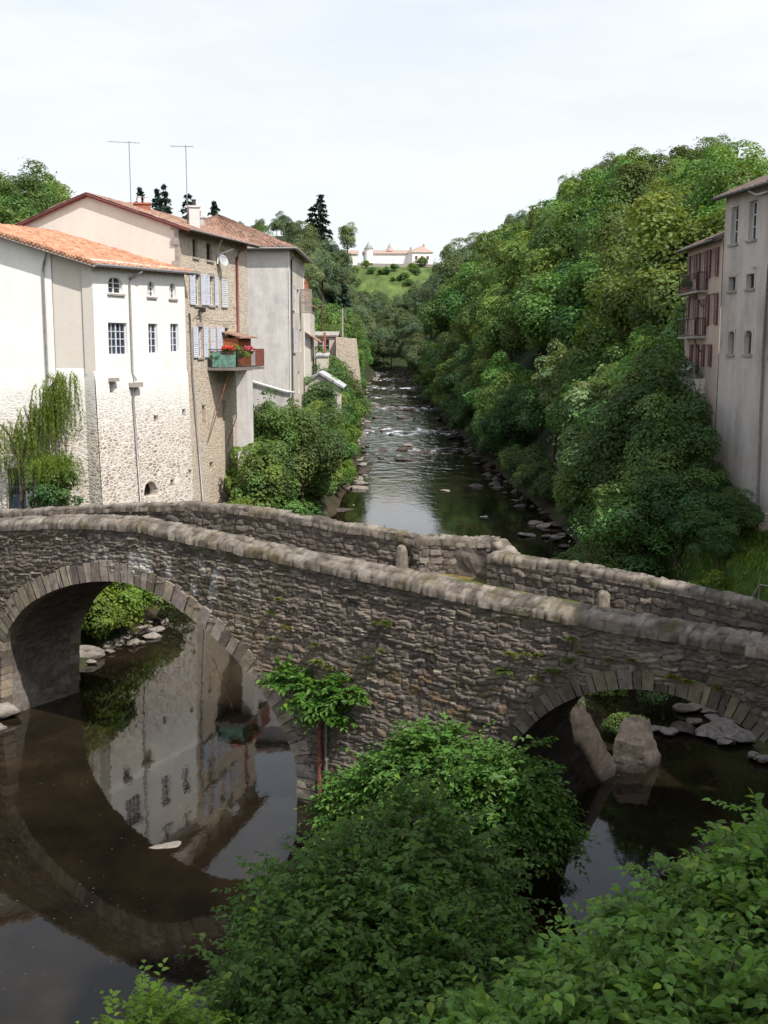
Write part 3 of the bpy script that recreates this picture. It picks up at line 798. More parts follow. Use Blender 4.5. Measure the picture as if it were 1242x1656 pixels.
# ------------------------------------------------------------------ foliage generators
def quads_from(c, ax, bx, nz, l, w, fold=.12):
    """diamond leaves: centre c, long axis ax, side axis bx"""
    l = l[:, None]; w = w[:, None]
    p0 = c - ax * l * .5; p1 = c + bx * w * .5 + nz * fold * w; p2 = c + ax * l * .5; p3 = c - bx * w * .5 + nz * fold * w
    V = np.stack([p0, p1, p2, p3], 1).reshape(-1, 3)
    F = np.arange(len(V)).reshape(-1, 4)
    return V, F
def norm(a): return a / np.maximum(1e-6, np.linalg.norm(a, axis=-1, keepdims=True))
def frame_of(n_, r):
    t = norm(np.cross(n_, norm(r.normal(size=n_.shape)))); return t, np.cross(n_, t)

def crown_mesh(seed, nleaf, rx, rz, zc, leaf=(.19, .37), puffs=30, shape='round', droop=0.0, lean=0.0):
    r = np.random.default_rng(seed)
    # puffs over an uneven ovoid
    u = norm(r.normal(size=(puffs, 3))); u[:, 2] = np.abs(u[:, 2]) * 1.0 - .45 * r.random(puffs)
    rad = r.uniform(.45, .95, puffs)[:, None]
    if shape == 'tall': sc_ = np.array([rx * .8, rx * .8, rz])
    else: sc_ = np.array([rx, rx, rz])
    ctr = norm(u) * rad * sc_ * .82 * (1 + .22 * r.normal(size=(puffs, 1)))
    pr = r.uniform(.16, .42, puffs) * rx
    ctr = np.vstack([ctr, [[0, 0, 0], [0, 0, rz * .35]]]); pr = np.r_[pr, rx * .55, rx * .45]
    wgt = pr ** 2; wgt = wgt / wgt.sum()
    pi = r.choice(len(pr), nleaf, p=wgt)
    d = norm(r.normal(size=(nleaf, 3)) + norm(ctr[pi] + 1e-3) * .75 + np.array([0, 0, .35]))
    rr = pr[pi] * (.70 + .35 * r.random(nleaf) ** .6)
    nsp = puffs * 3; sd_ = norm(r.normal(size=(nsp, 3)) + np.array([0, 0, .5])); sprig = r.random(nleaf) < .16
    sid = r.integers(0, nsp, nleaf); pi = np.where(sprig, sid % len(pr), pi)
    d = np.where(sprig[:, None], norm(sd_[sid] + r.normal(size=(nleaf, 3)) * .16), d)
    rr = np.where(sprig, pr[pi] * r.uniform(.95, 1.55, nleaf), rr)
    pos = ctr[pi] + d * rr[:, None] * np.array([1.08, 1.08, .86])
    pos[:, 2] += zc; pos[:, 0] += lean * (pos[:, 2])
    nz = norm(d * .85 + np.array([0, 0, .5]) + r.normal(size=(nleaf, 3)) * .33)
    a, b_ = frame_of(nz, r)
    a[:, 2] -= droop; a = norm(a)
    l = r.uniform(*leaf, nleaf); w = l * r.uniform(.5, .8, nleaf)
    V, F = quads_from(pos, a, b_, nz, l, w)
    pv = r.uniform(.68, 1.32, len(pr))[pi] * r.uniform(.85, 1.15, nleaf)
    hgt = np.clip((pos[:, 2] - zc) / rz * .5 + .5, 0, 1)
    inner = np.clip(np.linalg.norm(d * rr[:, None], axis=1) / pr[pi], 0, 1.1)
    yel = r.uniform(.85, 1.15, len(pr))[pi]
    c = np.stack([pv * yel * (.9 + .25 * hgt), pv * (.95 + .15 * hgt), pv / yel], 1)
    return V, F, np.repeat(c, 4, 0)

def trunk_mb(h, r0, seed, zc, rx, nl=6, lean=0.0):
    rnd = random.Random(seed); m = MB()
    pts = [(lean * z + rnd.uniform(-.1, .1) * (z > 0), rnd.uniform(-.1, .1) * (z > 0), z) for z in np.linspace(-.6, h, 7)]
    m.tube(pts, r0, 8, r0 * .35)
    for k in range(nl):
        a = 2 * math.pi * k / nl + rnd.uniform(-.4, .4); z0 = h * rnd.uniform(.45, .9); L = rx * rnd.uniform(.5, .8)
        p0 = Vector((lean * z0, 0, z0)); d = Vector((math.cos(a), math.sin(a), rnd.uniform(.45, .9)))
        m.tube([p0, p0 + d * L * .5 + Vector((0, 0, .1)), p0 + d * L], r0 * .45, 6, r0 * .1)
    m.smooth = True
    return m

TREES = {}
def tree_kind(key, mat, seed, nleaf, rx, rz, zc, h, **kw):
    V, F, c = crown_mesh(seed, nleaf, rx, rz, zc, **kw)
    me = mesh_np('crown', V, F, c); me.materials.append(M[mat])
    t = trunk_mb(h, .22 if rx > 2.5 else .12, seed, zc, rx, lean=kw.get('lean', 0))
    tm = bpy.data.meshes.new('trunk'); tm.from_pydata(t.v, [], t.f); tm.polygons.foreach_set('use_smooth', np.ones(len(tm.polygons), bool)); tm.update(); tm.materials.append(M['trunk'])
    TREES[key] = (tm, me)
for k in range(5):
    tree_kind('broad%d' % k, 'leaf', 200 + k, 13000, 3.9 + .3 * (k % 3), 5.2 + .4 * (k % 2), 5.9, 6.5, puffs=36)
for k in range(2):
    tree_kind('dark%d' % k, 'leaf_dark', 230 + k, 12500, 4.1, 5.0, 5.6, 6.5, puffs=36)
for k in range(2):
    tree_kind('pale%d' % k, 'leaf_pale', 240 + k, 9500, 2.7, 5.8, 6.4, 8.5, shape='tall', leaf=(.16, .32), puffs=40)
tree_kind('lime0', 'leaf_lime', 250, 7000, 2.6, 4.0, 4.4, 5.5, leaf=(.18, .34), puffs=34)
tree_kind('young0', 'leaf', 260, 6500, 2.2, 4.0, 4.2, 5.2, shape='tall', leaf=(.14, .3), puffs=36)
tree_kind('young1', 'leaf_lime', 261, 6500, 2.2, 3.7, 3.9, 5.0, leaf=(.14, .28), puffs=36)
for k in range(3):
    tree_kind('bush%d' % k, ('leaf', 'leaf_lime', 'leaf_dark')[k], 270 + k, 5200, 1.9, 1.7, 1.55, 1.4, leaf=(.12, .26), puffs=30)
def conifer(seed, h, r0):
    r = np.random.default_rng(seed); V = []; F = []; C = []; b = 0
    P = []; A = []; L = []
    z = h * .12
    while z < h:
        t = (z - h * .1) / (h * .9); rad = r0 * (1 - t) ** .8 + .15
        for k in range(int(7 + 5 * (1 - t))):
            a = r.uniform(0, 2 * math.pi); rl = rad * r.uniform(.65, 1.12)
            n = int(7 + rl * 9)
            q = np.linspace(.12, 1, n)
            x = np.cos(a) * rl * q; y = np.sin(a) * rl * q; zz = z + .12 * rl * q - .38 * rl * q ** 2
            P.append(np.stack([x, y, zz], 1) + r.normal(size=(n, 3)) * .10)
            A.append(np.tile([np.cos(a), np.sin(a), -.35], (n, 1))); L.append(np.full(n, .55 + .25 * (1 - t)))
        z += h * .028 * r.uniform(.7, 1.3)
    P = np.vstack(P); A = norm(np.vstack(A) + r.normal(size=P.shape) * .45); L = np.concatenate(L)
    nz = norm(np.array([0, 0, 1.]) + r.normal(size=P.shape) * .5); bx = norm(np.cross(nz, A))
    V, F = quads_from(P, A, bx, nz, L, L * .5)
    c = np.repeat(r.uniform(.7, 1.3, len(P)), 4)[:, None] * np.ones(3)
    me = mesh_np('crown', V, F, c); me.materials.append(M['needle'])
    m = MB(); m.tube([(0, 0, -.5), (0, 0, h * .5), (0, 0, h)], .28, 8, .03)
    tm = bpy.data.meshes.new('trunk'); tm.from_pydata(m.v, [], m.f); tm.update(); tm.materials.append(M['trunk'])
    return tm, me
for k in range(2): TREES['conifer%d' % k] = conifer(300 + k, 18, 4.4)

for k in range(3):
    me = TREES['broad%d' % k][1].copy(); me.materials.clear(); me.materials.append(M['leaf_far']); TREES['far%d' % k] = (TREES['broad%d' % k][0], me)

def plant_tree(kind, x, y, s, label, group=None, cat='tree', name='tree', z=None, sz=1.0, rz=None):
    z = gz1(x, y) - .15 if z is None else z
    o = empty(name, (x, y, z), label, cat, group, random.uniform(0, 6.28) if rz is None else rz)
    o.scale = (s, s, s * sz)
    tm, cm = TREES[kind]
    a = bpy.data.objects.new('trunk', tm); COL.objects.link(a); a.parent = o
    c = bpy.data.objects.new('crown' if cat == 'tree' else 'foliage', cm); COL.objects.link(c); c.parent = o
    return o
# ------------------------------------------------------------------ roofs
def tiled(mb, e0, e1, t0, t1, per=.24, amp=.045, thick=.10, ns=None, nu=10):
    """tiled slope from eave e0-e1 up to top edge t0-t1, ribs running up the slope"""
    e0, e1, t0, t1 = map(np.array, (e0, e1, t0, t1))
    W = np.linalg.norm(e1 - e0); n = max(4, int(W / per * 4)); 
    up = np.cross(e1 - e0, t0 - e0); up = up / np.linalg.norm(up); up = up if up[2] > 0 else -up
    base = len(mb.v); rr = np.random.default_rng(int(W * 100) % 997)
    for j in range(nu + 1):
        v = j / nu
        for i in range(n + 1):
            u = i / n
            p = (e0 * (1 - u) + e1 * u) * (1 - v) + (t0 * (1 - u) + t1 * u) * v
            xe = float(np.dot(p - e0, e1 - e0)) / W; h = amp * math.sin(2 * math.pi * xe / per) + .012 * rr.normal() + (.02 * ((j * 7 + i // 4 * 3) % 5 - 2) / 2)
            mb.v.append(tuple(p + up * h))
    for j in range(nu):
        for i in range(n):
            a = base + j * (n + 1) + i; mb.f.append((a, a + 1, a + n + 2, a + n + 1))
    d = up * -thick
    mb.hexa([e0 + d * 1.6, e1 + d * 1.6, t1 + d * 1.6, t0 + d * 1.6, e0 + d * .6, e1 + d * .6, t1 + d * .6, t0 + d * .6])

def pipe(pts, r, mat, parent, name='downpipe', label=None):
    m = MB(); m.tube(pts, r, 8); m.smooth = True
    o = m.build(name, M[mat], parent)
    if label: o['label'] = label
    return o

def chimney(base, w, d, h, rz, mat, parent, pots=1, potmat='brick', cap=True):
    m = MB(); m.box((base[0], base[1], base[2] + h / 2), (w, d, h), rz)
    if cap: m.box((base[0], base[1], base[2] + h + .05), (w + .14, d + .14, .1), rz)
    o = m.build('chimney', M[mat], parent)
    p = MB()
    for k in range(pots):
        x = (k - (pots - 1) / 2) * .38
        p.lathe((base[0] + x * math.cos(rz), base[1] + x * math.sin(rz), base[2] + h + .1), [(.13, 0), (.12, .3), (.15, .34), (.15, .38)], 12)
    p.build('chimney_pot', M[potmat], o); return o

# ------------------------------------------------------------------ white house with the orange roof
CAM_SCALE[:] = [1.115, -1.61]
wh = empty('white_house', (-16, 57, 0), 'white plastered house with orange tiled roof above a mortared stone base', 'house')
FL = Fac((-24.0, 57.5), (8.9, -.35)); FTN = Fac((-24.0, 57.58), (8.9, -.35))        # wall under the rake of the roof: white part, then tan part
ztop = lambda L: 19.50 + (4.4 - L) * .29
FM = Fac((-15.12, 57.10), (.47, -.10)); FR = Fac((-14.65, 57.0), (3.32, 7.4))
LR = 8.11; LW = 7.25; LT0 = 8.95
up = [(1.25, 2.43, 16.69, 17.54, .30), (4.61, 5.25, 16.66, 17.48, .28), (6.63, 7.23, 16.63, 17.48, .26)]
lo = [(1.12, 2.70, 13.55, 15.21), (4.57, 5.40, 13.60, 15.22), (6.62, 7.41, 13.66, 15.25)]
m = MB(); wall_panel(m, FR, 0, LR, 12.6, 18.35, up + lo, .24); m.build('wall', M['white_plaster'], wh)
m = MB(); wall_panel(m, FTN, LW, LT0, 12.9, 17.6, [], .2); m.face([FTN.p(LW, 17.6), FTN.p(LT0, 17.6), FTN.p(LT0, ztop(LT0)), FTN.p(LW, ztop(LW))])
wall_panel(m, FM, -.1, .485, 12.6, 18.25, [], .2); m.build('wall', M['tan_plaster'], wh)['label'] = 'tan part of the wall'
m = MB(); wall_panel(m, FL, 0, LW, 12.9, 17.6, [], .2); m.face([FL.p(0, 17.6), FL.p(LW, 17.6), FL.p(LW, ztop(LW)), FL.p(0, ztop(0))])
m.build('wall', M['white_plaster'], wh)
for h in up: window(FR, *h[:4], wh, M['white_paint'], M['glass'], 2, 3, .15)
window(FR, *lo[0], wh, M['blue_paint'], M['glass'], 4, 4, .14)
for h in lo[1:]: window(FR, *h, wh, M['blue_paint'], M['glass'], 2, 4, .14)
for h in up:
    m = MB(); m.fbox(FR, h[0] - .12, h[1] + .12, h[2] - .1, h[2], .002, .09); m.build('window_sill', M['concrete'], wh)
# stone base, slightly battered, with putlog holes, a drain mouth and (first) a dark slot for a projecting stone's shadow
holes = [(.95, 1.35, 11.62, 12.3), (4.62, 5.05, 9.85, 10.25), (7.35, 7.7, 10.07, 10.45), (3.4, 4.6, 5.86, 6.68, .5), (5.87, 6.25, 6.13, 6.55), (7.72, 8.0, 6.55, 6.95)]
class FacB(Fac):
    def p(self, L, z, o=0.0):
        return Fac.p(self, L, z, o + .35 * max(0, min(1, (13.0 - z) / 13.5)) + .06 * (z < 12.55))
FRb = FacB((-14.65, 57.0), (3.32, 7.4))
m = MB(); wall_panel(m, FRb, -.15, LR + .02, -1, 12.6, holes, .5)
for h in holes:
    m.face([FRb.p(h[0], h[2], -.5), FRb.p(h[1], h[2], -.5), FRb.p(h[1], h[3], -.5), FRb.p(h[0], h[3], -.5)])
m.face([FRb.p(-.15, 12.6), FRb.p(LR, 12.6), FR.p(LR, 12.75, -.02), FR.p(-.15, 12.75, -.02)])
m.build('stone_base', M['pale_stone'], wh)
m = MB(); m.face([FTN.p(8.72, -1, .01), FRb.p(-.15, -1), FRb.p(-.15, 12.6), FTN.p(8.72, 12.6, .01)]); wall_panel(m, FTN, LW, LT0, -1, 12.9, [], .5); wall_panel(m, FL, 0, LW, -1, 12.9, [(4.5, 5.4, 5.2, 7.75)], .5)
m.build('stone_base', M['pale_stone'], wh)
for h in holes:
    m = MB(); m.face([FRb.p(h[0] + .01, h[2] + .01, -.49), FRb.p(h[1] - .01, h[2] + .01, -.49), FRb.p(h[1] - .01, h[3] - .01, -.49), FRb.p(h[0] + .01, h[3] - .01, -.49)])
    m.build('opening_shade', M['darkness'], wh)  # black sheet painting the shade inside each opening
m = MB(); m.fbox(FRb, .88, 1.42, 12.2, 12.4, .0, .3); m.build('corbel', M['concrete'], wh)
m = MB(); m.fbox(FRb, 2.55, 3.35, 11.85, 12.1, 0, .35); m.build('corbel', M['concrete'], wh)
# door at the foot of the left wall
m = MB(); m.fbox(FL, 4.5, 5.4, 5.2, 7.75, -.42, -.36)
dr = m.build('door', M['slate_blue'], wh)
for i in range(3):
    for j in range(3):
        m = MB(); m.fbox(FL, 4.58 + i * .26, 4.79 + i * .26, 6.35 + j * .42, 6.70 + j * .42, -.36, -.352); m.build('pane', M['glass'], dr)
# roof
m = MB()
EB, E2 = (-14.35, 56.45, 18.10), (-10.75, 64.75, 18.20)
TA, TB = (-21.4, 56.70, 20.30), (-18.9, 66.6, 20.62); TC, TD = (-27.5, 56.6, 18.6), (-25, 66.4, 18.8)
tiled(m, EB, E2, TA, TB, nu=16); tiled(m, TC, TD, TA, TB, nu=8)
m.build('roof', M['orange_tile'], wh)
m = MB(); m.tube([np.array(EB) + (.05, -.02, -.09), np.array(E2) + (.05, -.02, -.09)], .085, 8); m.build('gutter', M['zinc'], wh)
m = MB()
for i in range(34):
    q_ = np.array(EB) + (np.array(TA) - np.array(EB)) * (i + .5) / 34; m.tube([q_ + (0, -.06, .0), q_ + (0, .3, .02)], .085, 7)
m.build('verge_tiles', M['orange_tile'], wh)
m = MB(); m.tube([np.array(EB) + (0, .05, -.2), np.array(TA) + (0, .05, -.2)], .07, 6); m.build('bargeboard', M['grey_wood'], wh)
m = MB()
a, b_ = np.array(EB), np.array(E2)
for i in range(20):
    q_ = a + (b_ - a) * (i + .5) / 20; m.tube([q_ + (0.0, 0, -.2), q_ + (-1.0, .3, .12)], .05, 4)
m.build('rafter', M['wood_dark'], wh)
g1 = FR.p(3.55, 18.0, .5); 
pipe([g1, FR.p(3.45, 17.85, .45), FR.p(3.0, 17.55, .1), FR.p(2.95, 17.2, .07), FR.p(2.95, 12.7, .07), FR.p(2.95, 12.2, .3)], .06, 'zinc', wh)
pipe([FRb.p(2.85, 11.9, .15), FRb.p(2.75, 11.2, .1), FRb.p(2.95, 5.0, .1)], .06, 'zinc', wh)
pipe([FL.p(7.15, 18.6, .3), FL.p(6.95, 18.2, .12), FL.p(6.85, 17.8, .09), FL.p(6.85, 12.8, .09), FL.p(6.85, 5.5, .09)], .06, 'zinc', wh)

# ------------------------------------------------------------------ tall stone house
sh = empty('stone_house', (-13, 70, 0), 'tall brown rubble stone house with pale blue shutters and beige gable', 'house')
FB = Fac((-11.6, 64.6), (.242, .97)); LB = 10.7
G0 = np.array([-11.6, 64.6]); GD = np.array([-.97, .242])
FG = Fac(G0 + GD * 10.7, -GD)
op = [(1.86, 2.60, 19.16, 20.2), (3.91, 4.83, 19.14, 20.15), (1.95, 2.78, 16.42, 18.2), (4.08, 4.91, 16.46, 18.2), (2.22, 3.01, 13.34, 15.15), (6.45, 7.07, 13.42, 15.14), (6.1, 6.9, 16.5, 18.1)]
nich = [(2.67, 3.2, 9.18, 10.48), (5.9, 6.4, 9.31, 10.59), (3.62, 4.2, 6.44, 6.94), (6.87, 7.4, 6.42, 7.0)]
m = MB(); wall_panel(m, FB, 0, LB, 11.6, 20.75, op + [(6.05, 6.9, 19.14, 19.95)], .25)
wall_panel(m, FB, 0, LB, -1, 11.6, nich, .35)
for h in nich + [(6.05, 6.9, 19.14, 19.95)]:
    dd = -.35 if h[2] < 12 else -.12
    m.face([FB.p(h[0], h[2], dd), FB.p(h[1], h[2], dd), FB.p(h[1], h[3], dd), FB.p(h[0], h[3], dd)])
m.face([(*(G0 + GD * 0), -1), (*(G0 + GD * 4), -1), (*(G0 + GD * 4), 18), (*G0, 18)])
m.face([FB.p(LB, -1), (-19.4, 77.6, -1), (-19.4, 77.6, 20.75), FB.p(LB, 20.75)])
m.build('wall', M['tan_stone'], sh)
m = MB(); gp = lambda t, z: (*(G0 + GD * t - np.array([.242, .97]) * .02), z)
m.face([gp(0.0, 12), gp(10.7, 12), gp(10.7, 20.75), gp(5.6, 22.5), gp(0.0, 20.75)]); m.build('gable_wall', M['beige_plaster'], sh)
m = MB()
for z in np.arange(17.6, 20.6, .42): m.fbox(FB, -.12 if int(z * 10) % 2 else -.05, .0, z, z + .36, -.45 if int(z * 7) % 2 else -.25, .03)
m.build('quoin', M['concrete'], sh)
for h in op[:2]:
    m = MB(); m.face([FB.p(h[0], h[2], -.2), FB.p(h[1], h[2], -.2), FB.p(h[1], h[3], -.2), FB.p(h[0], h[3], -.2)]); m.build('attic_opening', M['darkness'], sh)
for h in op[2:5]: window(FB, *h, sh, M['white_paint'], M['glass'], 2, 3, .16)
window(FB, *op[5], sh, M['orange_wood'], M['glass'], 2, 3, .16, label='glazed balcony door')
for h in op:
    if h[2] < 19:
        m = MB(); m.fbox(FB, h[0] - .1, h[1] + .1, h[3], h[3] + .2, .001, .04); m.build('lintel', M['concrete'], sh)
    m = MB(); m.fbox(FB, h[0] - .1, h[1] + .1, h[2] - .12, h[2], .001, .09); m.build('window_sill', M['concrete'], sh)
for a, b_, c_, d_ in ((1.22, 1.93, 16.40, 18.2), (2.80, 3.33, 16.44, 18.2), (3.40, 4.06, 16.44, 18.22), (4.93, 5.42, 16.47, 18.24), (1.52, 2.18, 13.34, 15.14), (3.03, 3.6, 13.34, 15.15), (4.06, 4.72, 13.7, 15.14), (5.15, 5.68, 13.7, 15.16), (5.70, 6.28, 13.7, 15.16)):
    shutter(FB, a, b_, c_, d_, sh, M['blue_paint'])
shutter(FB, 6.01, 6.98, 16.41, 18.15, sh, M['pale_shutter'], label='closed pale shutter')
# roof: two slopes running back from the gable
rd = np.array([.242, .97]); r3 = lambda p, z: np.array([p[0], p[1], z])
ea = G0 - GD * .75 - rd * .25; eb = ea + rd * 11.3; ra = G0 + GD * 5.6 - rd * .25; rb = ra + rd * 11.3; la = G0 + GD * 11.4 - rd * .25; lb = la + rd * 11.3
m = MB(); tiled(m, r3(ea, 20.55), r3(eb, 20.55), r3(ra, 22.72), r3(rb, 22.72)); tiled(m, r3(la, 20.6), r3(lb, 20.6), r3(ra, 22.72), r3(rb, 22.72)); m.build('roof', M['brown_tile'], sh)
m = MB(); v0 = -rd * .05
for a, b_ in ((r3(ea, 20.42), r3(ra, 22.59)), (r3(la, 20.42), r3(ra, 22.59))):
    m.tube([a, b_], .09, 6)
m.build('bargeboard', M['maroon'], sh)
m = MB()
for i in range(22):
    p = r3(ea + rd * (i + .5) * 11.0 / 22, 20.40); m.tube([p, p + np.array([GD[0] * .9, GD[1] * .9, .3])], .05, 4)
m.build('rafter', M['wood_dark'], sh)
m = MB(); m.tube([r3(ea, 20.5) + (.06, 0, 0), r3(eb, 20.5) + (.06, 0, 0)], .06, 8); m.build('gutter', M['zinc'], sh)
chimney((-11.45, 69.0, 20.75), .62, .62, 1.5, .24, 'grey_plaster', sh, 1, 'dark_metal')
chimney((-14.75, 70.0, 21.55), .95, .6, 1.0, .24, 'brick', sh, 2, 'white_paint')
pipe([FB.p(8.9, 20.45, .6), FB.p(8.7, 20.1, .3), FB.p(8.62, 19.6, .09), FB.p(8.62, 12.9, .09)], .09, 'red_pipe', sh, label='dull red downpipe')
pipe([FB.p(1.0, 15.9, .08), FB.p(1.12, 14.5, .09), FB.p(1.2, 12, .09), FB.p(2.3, 4.4, .1)], .05, 'zinc', sh)
pipe([FB.p(4.9, 20.4, .6), FB.p(5.1, 19.8, .2), FB.p(5.4, 19.5, .1), FB.p(5.4, 19.0, .1)], .05, 'white_paint', sh)
pipe([FB.p(5.5, 19.55, .1), FB.p(6.9, 20.0, .5)], .05, 'white_paint', sh)
m = MB(); m.tube([FB.p(1.5, 15.6, .1), FB.p(2.4, 15.9, .1), FB.p(4, 15.55, .1), FB.p(6, 15.5, .1), FB.p(8.5, 15.6, .1)], .012, 4); m.build('wall_cable', M['dark_metal'], sh)
m = MB(); m.tube([FB.p(2.0, 15.75, .08), FB.p(2.7, 16.1, .35)], .03, 6); m.fbox(FB, 2.35, 2.65, 16.0, 16.25, .1, .4); m.build('wall_lamp', M['dark_metal'], sh)
# satellite dish
ds = empty('satellite_dish', FB.p(5.6, 19.2, .25), 'small grey satellite dish fixed under the eave of the stone house', 'dish')
m = MB(); c0 = np.array(FB.p(5.6, 19.2, .35)); ax = norm(np.array([.7, -.65, .35])); t1 = norm(np.cross(ax, [0, 0, 1])); t2 = np.cross(ax, t1)
for j in range(3):
    for i in range(14):
        P = []
        for (jj, ii) in ((j, i), (j, i + 1), (j + 1, i + 1), (j + 1, i)):
            r_ = .34 * jj / 3 + .001; th = 2 * math.pi * ii / 14; P.append(c0 + t1 * r_ * math.cos(th) + t2 * r_ * math.sin(th) * 1.1 + ax * (r_ ** 2 * .8))
        m.face(P)
m.build('reflector', M['corrugated'], ds)
m = MB(); m.tube([FB.p(5.6, 19.0, 0), c0], .025, 6); m.tube([c0 - t2 * .3, c0 + ax * .4], .012, 5); m.build('bracket', M['dark_metal'], ds)

# balcony at the end of the stone house
bl = empty('balcony', FB.p(6, 12.7, 0), 'iron balcony with green tarpaulin, plants and wooden shelter on the stone house', 'balcony')
B0, B1, BO = 3.6, 8.3, 1.95
m = MB(); m.fbox(FB, B0, B1, 12.55, 12.72, .01, BO); m.build('platform', M['grey_wood'], bl)
m = MB()
def rail_line(m, a, b_, z0, z1, n):
    a, b_ = np.array(a), np.array(b_)
    for z in (z0, z1): m.tube([(*a, z), (*b_, z)], .03, 6)
    for i in range(n + 1):
        p = a + (b_ - a) * i / n; m.tube([(*p, z0), (*p, z1)], .014 if i % n else .03, 5)
ca, cb, cc_ = FB.p(B0 + .05, 0, .05)[:2], FB.p(B0 + .05, 0, BO - .05)[:2], FB.p(B1 - .05, 0, BO - .05)[:2]
rail_line(m, ca, cb, 12.78, 13.8, 14); rail_line(m, cb, cc_, 12.78, 13.8, 30); m.build('railing', M['dark_metal'], bl)
m = MB(); m.fbox(FB, B0 - .02, B0 + .0, 12.76, 13.66, .35, BO - .1); m.build('tarpaulin', M['green_cloth'], bl)
m = MB()
for k in range(6): m.fbox(FB, B1 - 1.6 + k * .26, B1 - 1.36 + k * .26, 12.78, 13.85, BO - .01, BO + .03)
m.build('plank_screen', M['rust'], bl)
m = MB(); m.fbox(FB, 5.3, 6.2, 2.5, 12.54, BO - .75, BO - .02); m.build('pillar', M['grey_plaster'], bl)
m = MB(); m.fbox(FB, 6.0, 8.2, 12.75, 14.5, .02, 1.1); m.build('shelter', M['orange_wood'], bl)
m = MB(); P = [FB.p(5.8, 14.85, .02), FB.p(8.4, 14.85, .02), FB.p(8.4, 14.5, 1.5), FB.p(5.8, 14.5, 1.5)]
m.hexa(P + [(p[0], p[1], p[2] + .07) for p in P]); m.build('shelter_roof', M['brown_tile'], bl)
m = MB(); m.tube([FB.p(4.2, 12.5, 1.2), FB.p(3.2, 8.2, .1)], .03, 6); m.tube([FB.p(7.5, 12.5, 1.4), FB.p(6.3, 7.8, .1)], .03, 6); m.build('brace', M['rust'], bl)

def flower_box(loc, n, mat, label, seed, w=.9, col_leaf='leaf'):
    o = empty('flower_box', loc, label, 'flower box', None, math.atan2(.97, .242))
    m = MB(); z0 = np.array(loc); m2 = MB()
    m2.hexa([(-w / 2, -.1, 0), (w / 2, -.1, 0), (w / 2, .1, 0), (-w / 2, .1, 0), (-w / 2 - .03, -.13, .2), (w / 2 + .03, -.13, .2), (w / 2 + .03, .13, .2), (-w / 2 - .03, .13, .2)])
    me = bpy.data.meshes.new('trough'); me.from_pydata(m2.v, [], m2.f); link_mesh('trough', me, M['wood_dark'], o)
    r = np.random.default_rng(seed)
    for nm, mt, zc, k in (('foliage', 'leaf_dark', .28, 160), ('blossom', mat, .42, n)):
        c = np.stack([r.uniform(-w / 2, w / 2, k), r.normal(0, .12, k), zc + r.normal(0, .07, k)], 1)
        nz = norm(r.normal(size=(k, 3)) + [0, 0, .6]); a, b_ = frame_of(nz, r); l = r.uniform(.08, .15, k)
        V, F = quads_from(c, a, b_, nz, l, l * .9); link_mesh(nm, mesh_np(nm, V, F, np.ones((len(V), 3))), M[mt], o)
    return o
flower_box(FB.p(B0 + .06, 13.5, 1.35), 260, 'red_flower', 'flower box of red geraniums on the balcony corner', 1, .9).rotation_euler[2] = math.atan2(-.242, .97)
flower_box(FB.p(5.6, 13.5, BO + .02), 240, 'pink_flower', 'flower box of pink geraniums on the balcony front', 2)
def potted(loc, label, seed, kind, s, potc='wood_dark'):
    o = empty('potted_plant', loc, label, 'plant')
    m = MB(); m.lathe(np.array(loc), [(.16, 0), (.21, .28), (.23, .3), (.20, .3), (.18, .26)], 14); m.build('pot', M[potc], o)
    c = bpy.data.objects.new('foliage', TREES[kind][1]); COL.objects.link(c); c.parent = o; c.scale = (s, s, s); c.location = (0, 0, .15)
potted(FB.p(B0 + .3, 12.73, .4), 'round dark green potted shrub at the wall end of balcony', 1, 'bush2', .26)
potted(FB.p(5.0, 12.73, 1.3), 'yellow green leafy potted plant in front of the shelter', 2, 'bush1', .42)

# ------------------------------------------------------------------ pale hip-roofed house
CAM_SCALE[:] = [1.26, -3.64]
ph = empty('pale_house', (-11, 84, 0), 'pale grey stained house with red brown hipped roof and river windows', 'house')
FCg = Fac((-18.0, 78.57), (1, -.05)); gl = 11.464
FCs = Fac((-6.55, 78), (.015, 1))
m = MB(); wall_panel(m, FCg, 0, gl, -.5, 20.75, [], .2); m.build('wall', M['grey_plaster'], ph)['label'] = 'grey stained blank wall'
sop = [(3.95, 5.2, 16.5, 18.2), (6.0, 7.6, 16.5, 18.2), (4.6, 6.2, 13.6, 15.3), (7.9, 9.6, 13.6, 15.3), (6.2, 7.6, 10.5, 12.1)]
m = MB(); wall_panel(m, FCs, 0, 12, -.5, 20.75, sop, .22); m.face([FCs.p(12, -.5), (-18, 90.4, -.5), (-18, 90.4, 20.75), FCs.p(12, 20.75)])
m.build('wall', M['cream_plaster'], ph)['label'] = 'cream river wall with tall windows'
m = MB(); m.fbox(FCs, -.06, .35, -.5, 20.6, .005, .04); m.fbox(FCs, 11.6, 12.0, -.5, 20.6, .005, .04); m.fbox(FCs, .3, 11.6, 20.3, 20.7, .005, .10); m.build('corner_trim', M['white_plaster'], ph)
for h in sop: window(FCs, *h, ph, M['white_paint'], M['glass'], 2, 3, .18)
for a, b_, c_, d_ in ((2.0, 3.7, 16.5, 18.3), (2.6, 4.4, 13.5, 15.4)): shutter(FCs, a, b_, c_, d_, ph, M['pale_shutter'])
FO = Fac(FCs.p(8.0, 0, .05)[:2], FCs.n + FCs.d * .5); shutter(FO, 0, .95, 16.5, 18.3, ph, M['grey_wood'], label='grey shutter swung open')
m = MB(); A_ = (-18.7, 77.9, 20.7); B_ = (-5.95, 77.3, 20.7); C_ = (-5.75, 90.6, 20.7); D_ = (-18.6, 91.2, 20.7); P_ = np.array((-12.1, 83.5, 23.5)); Q_ = np.array((-12.0, 85.0, 23.5))
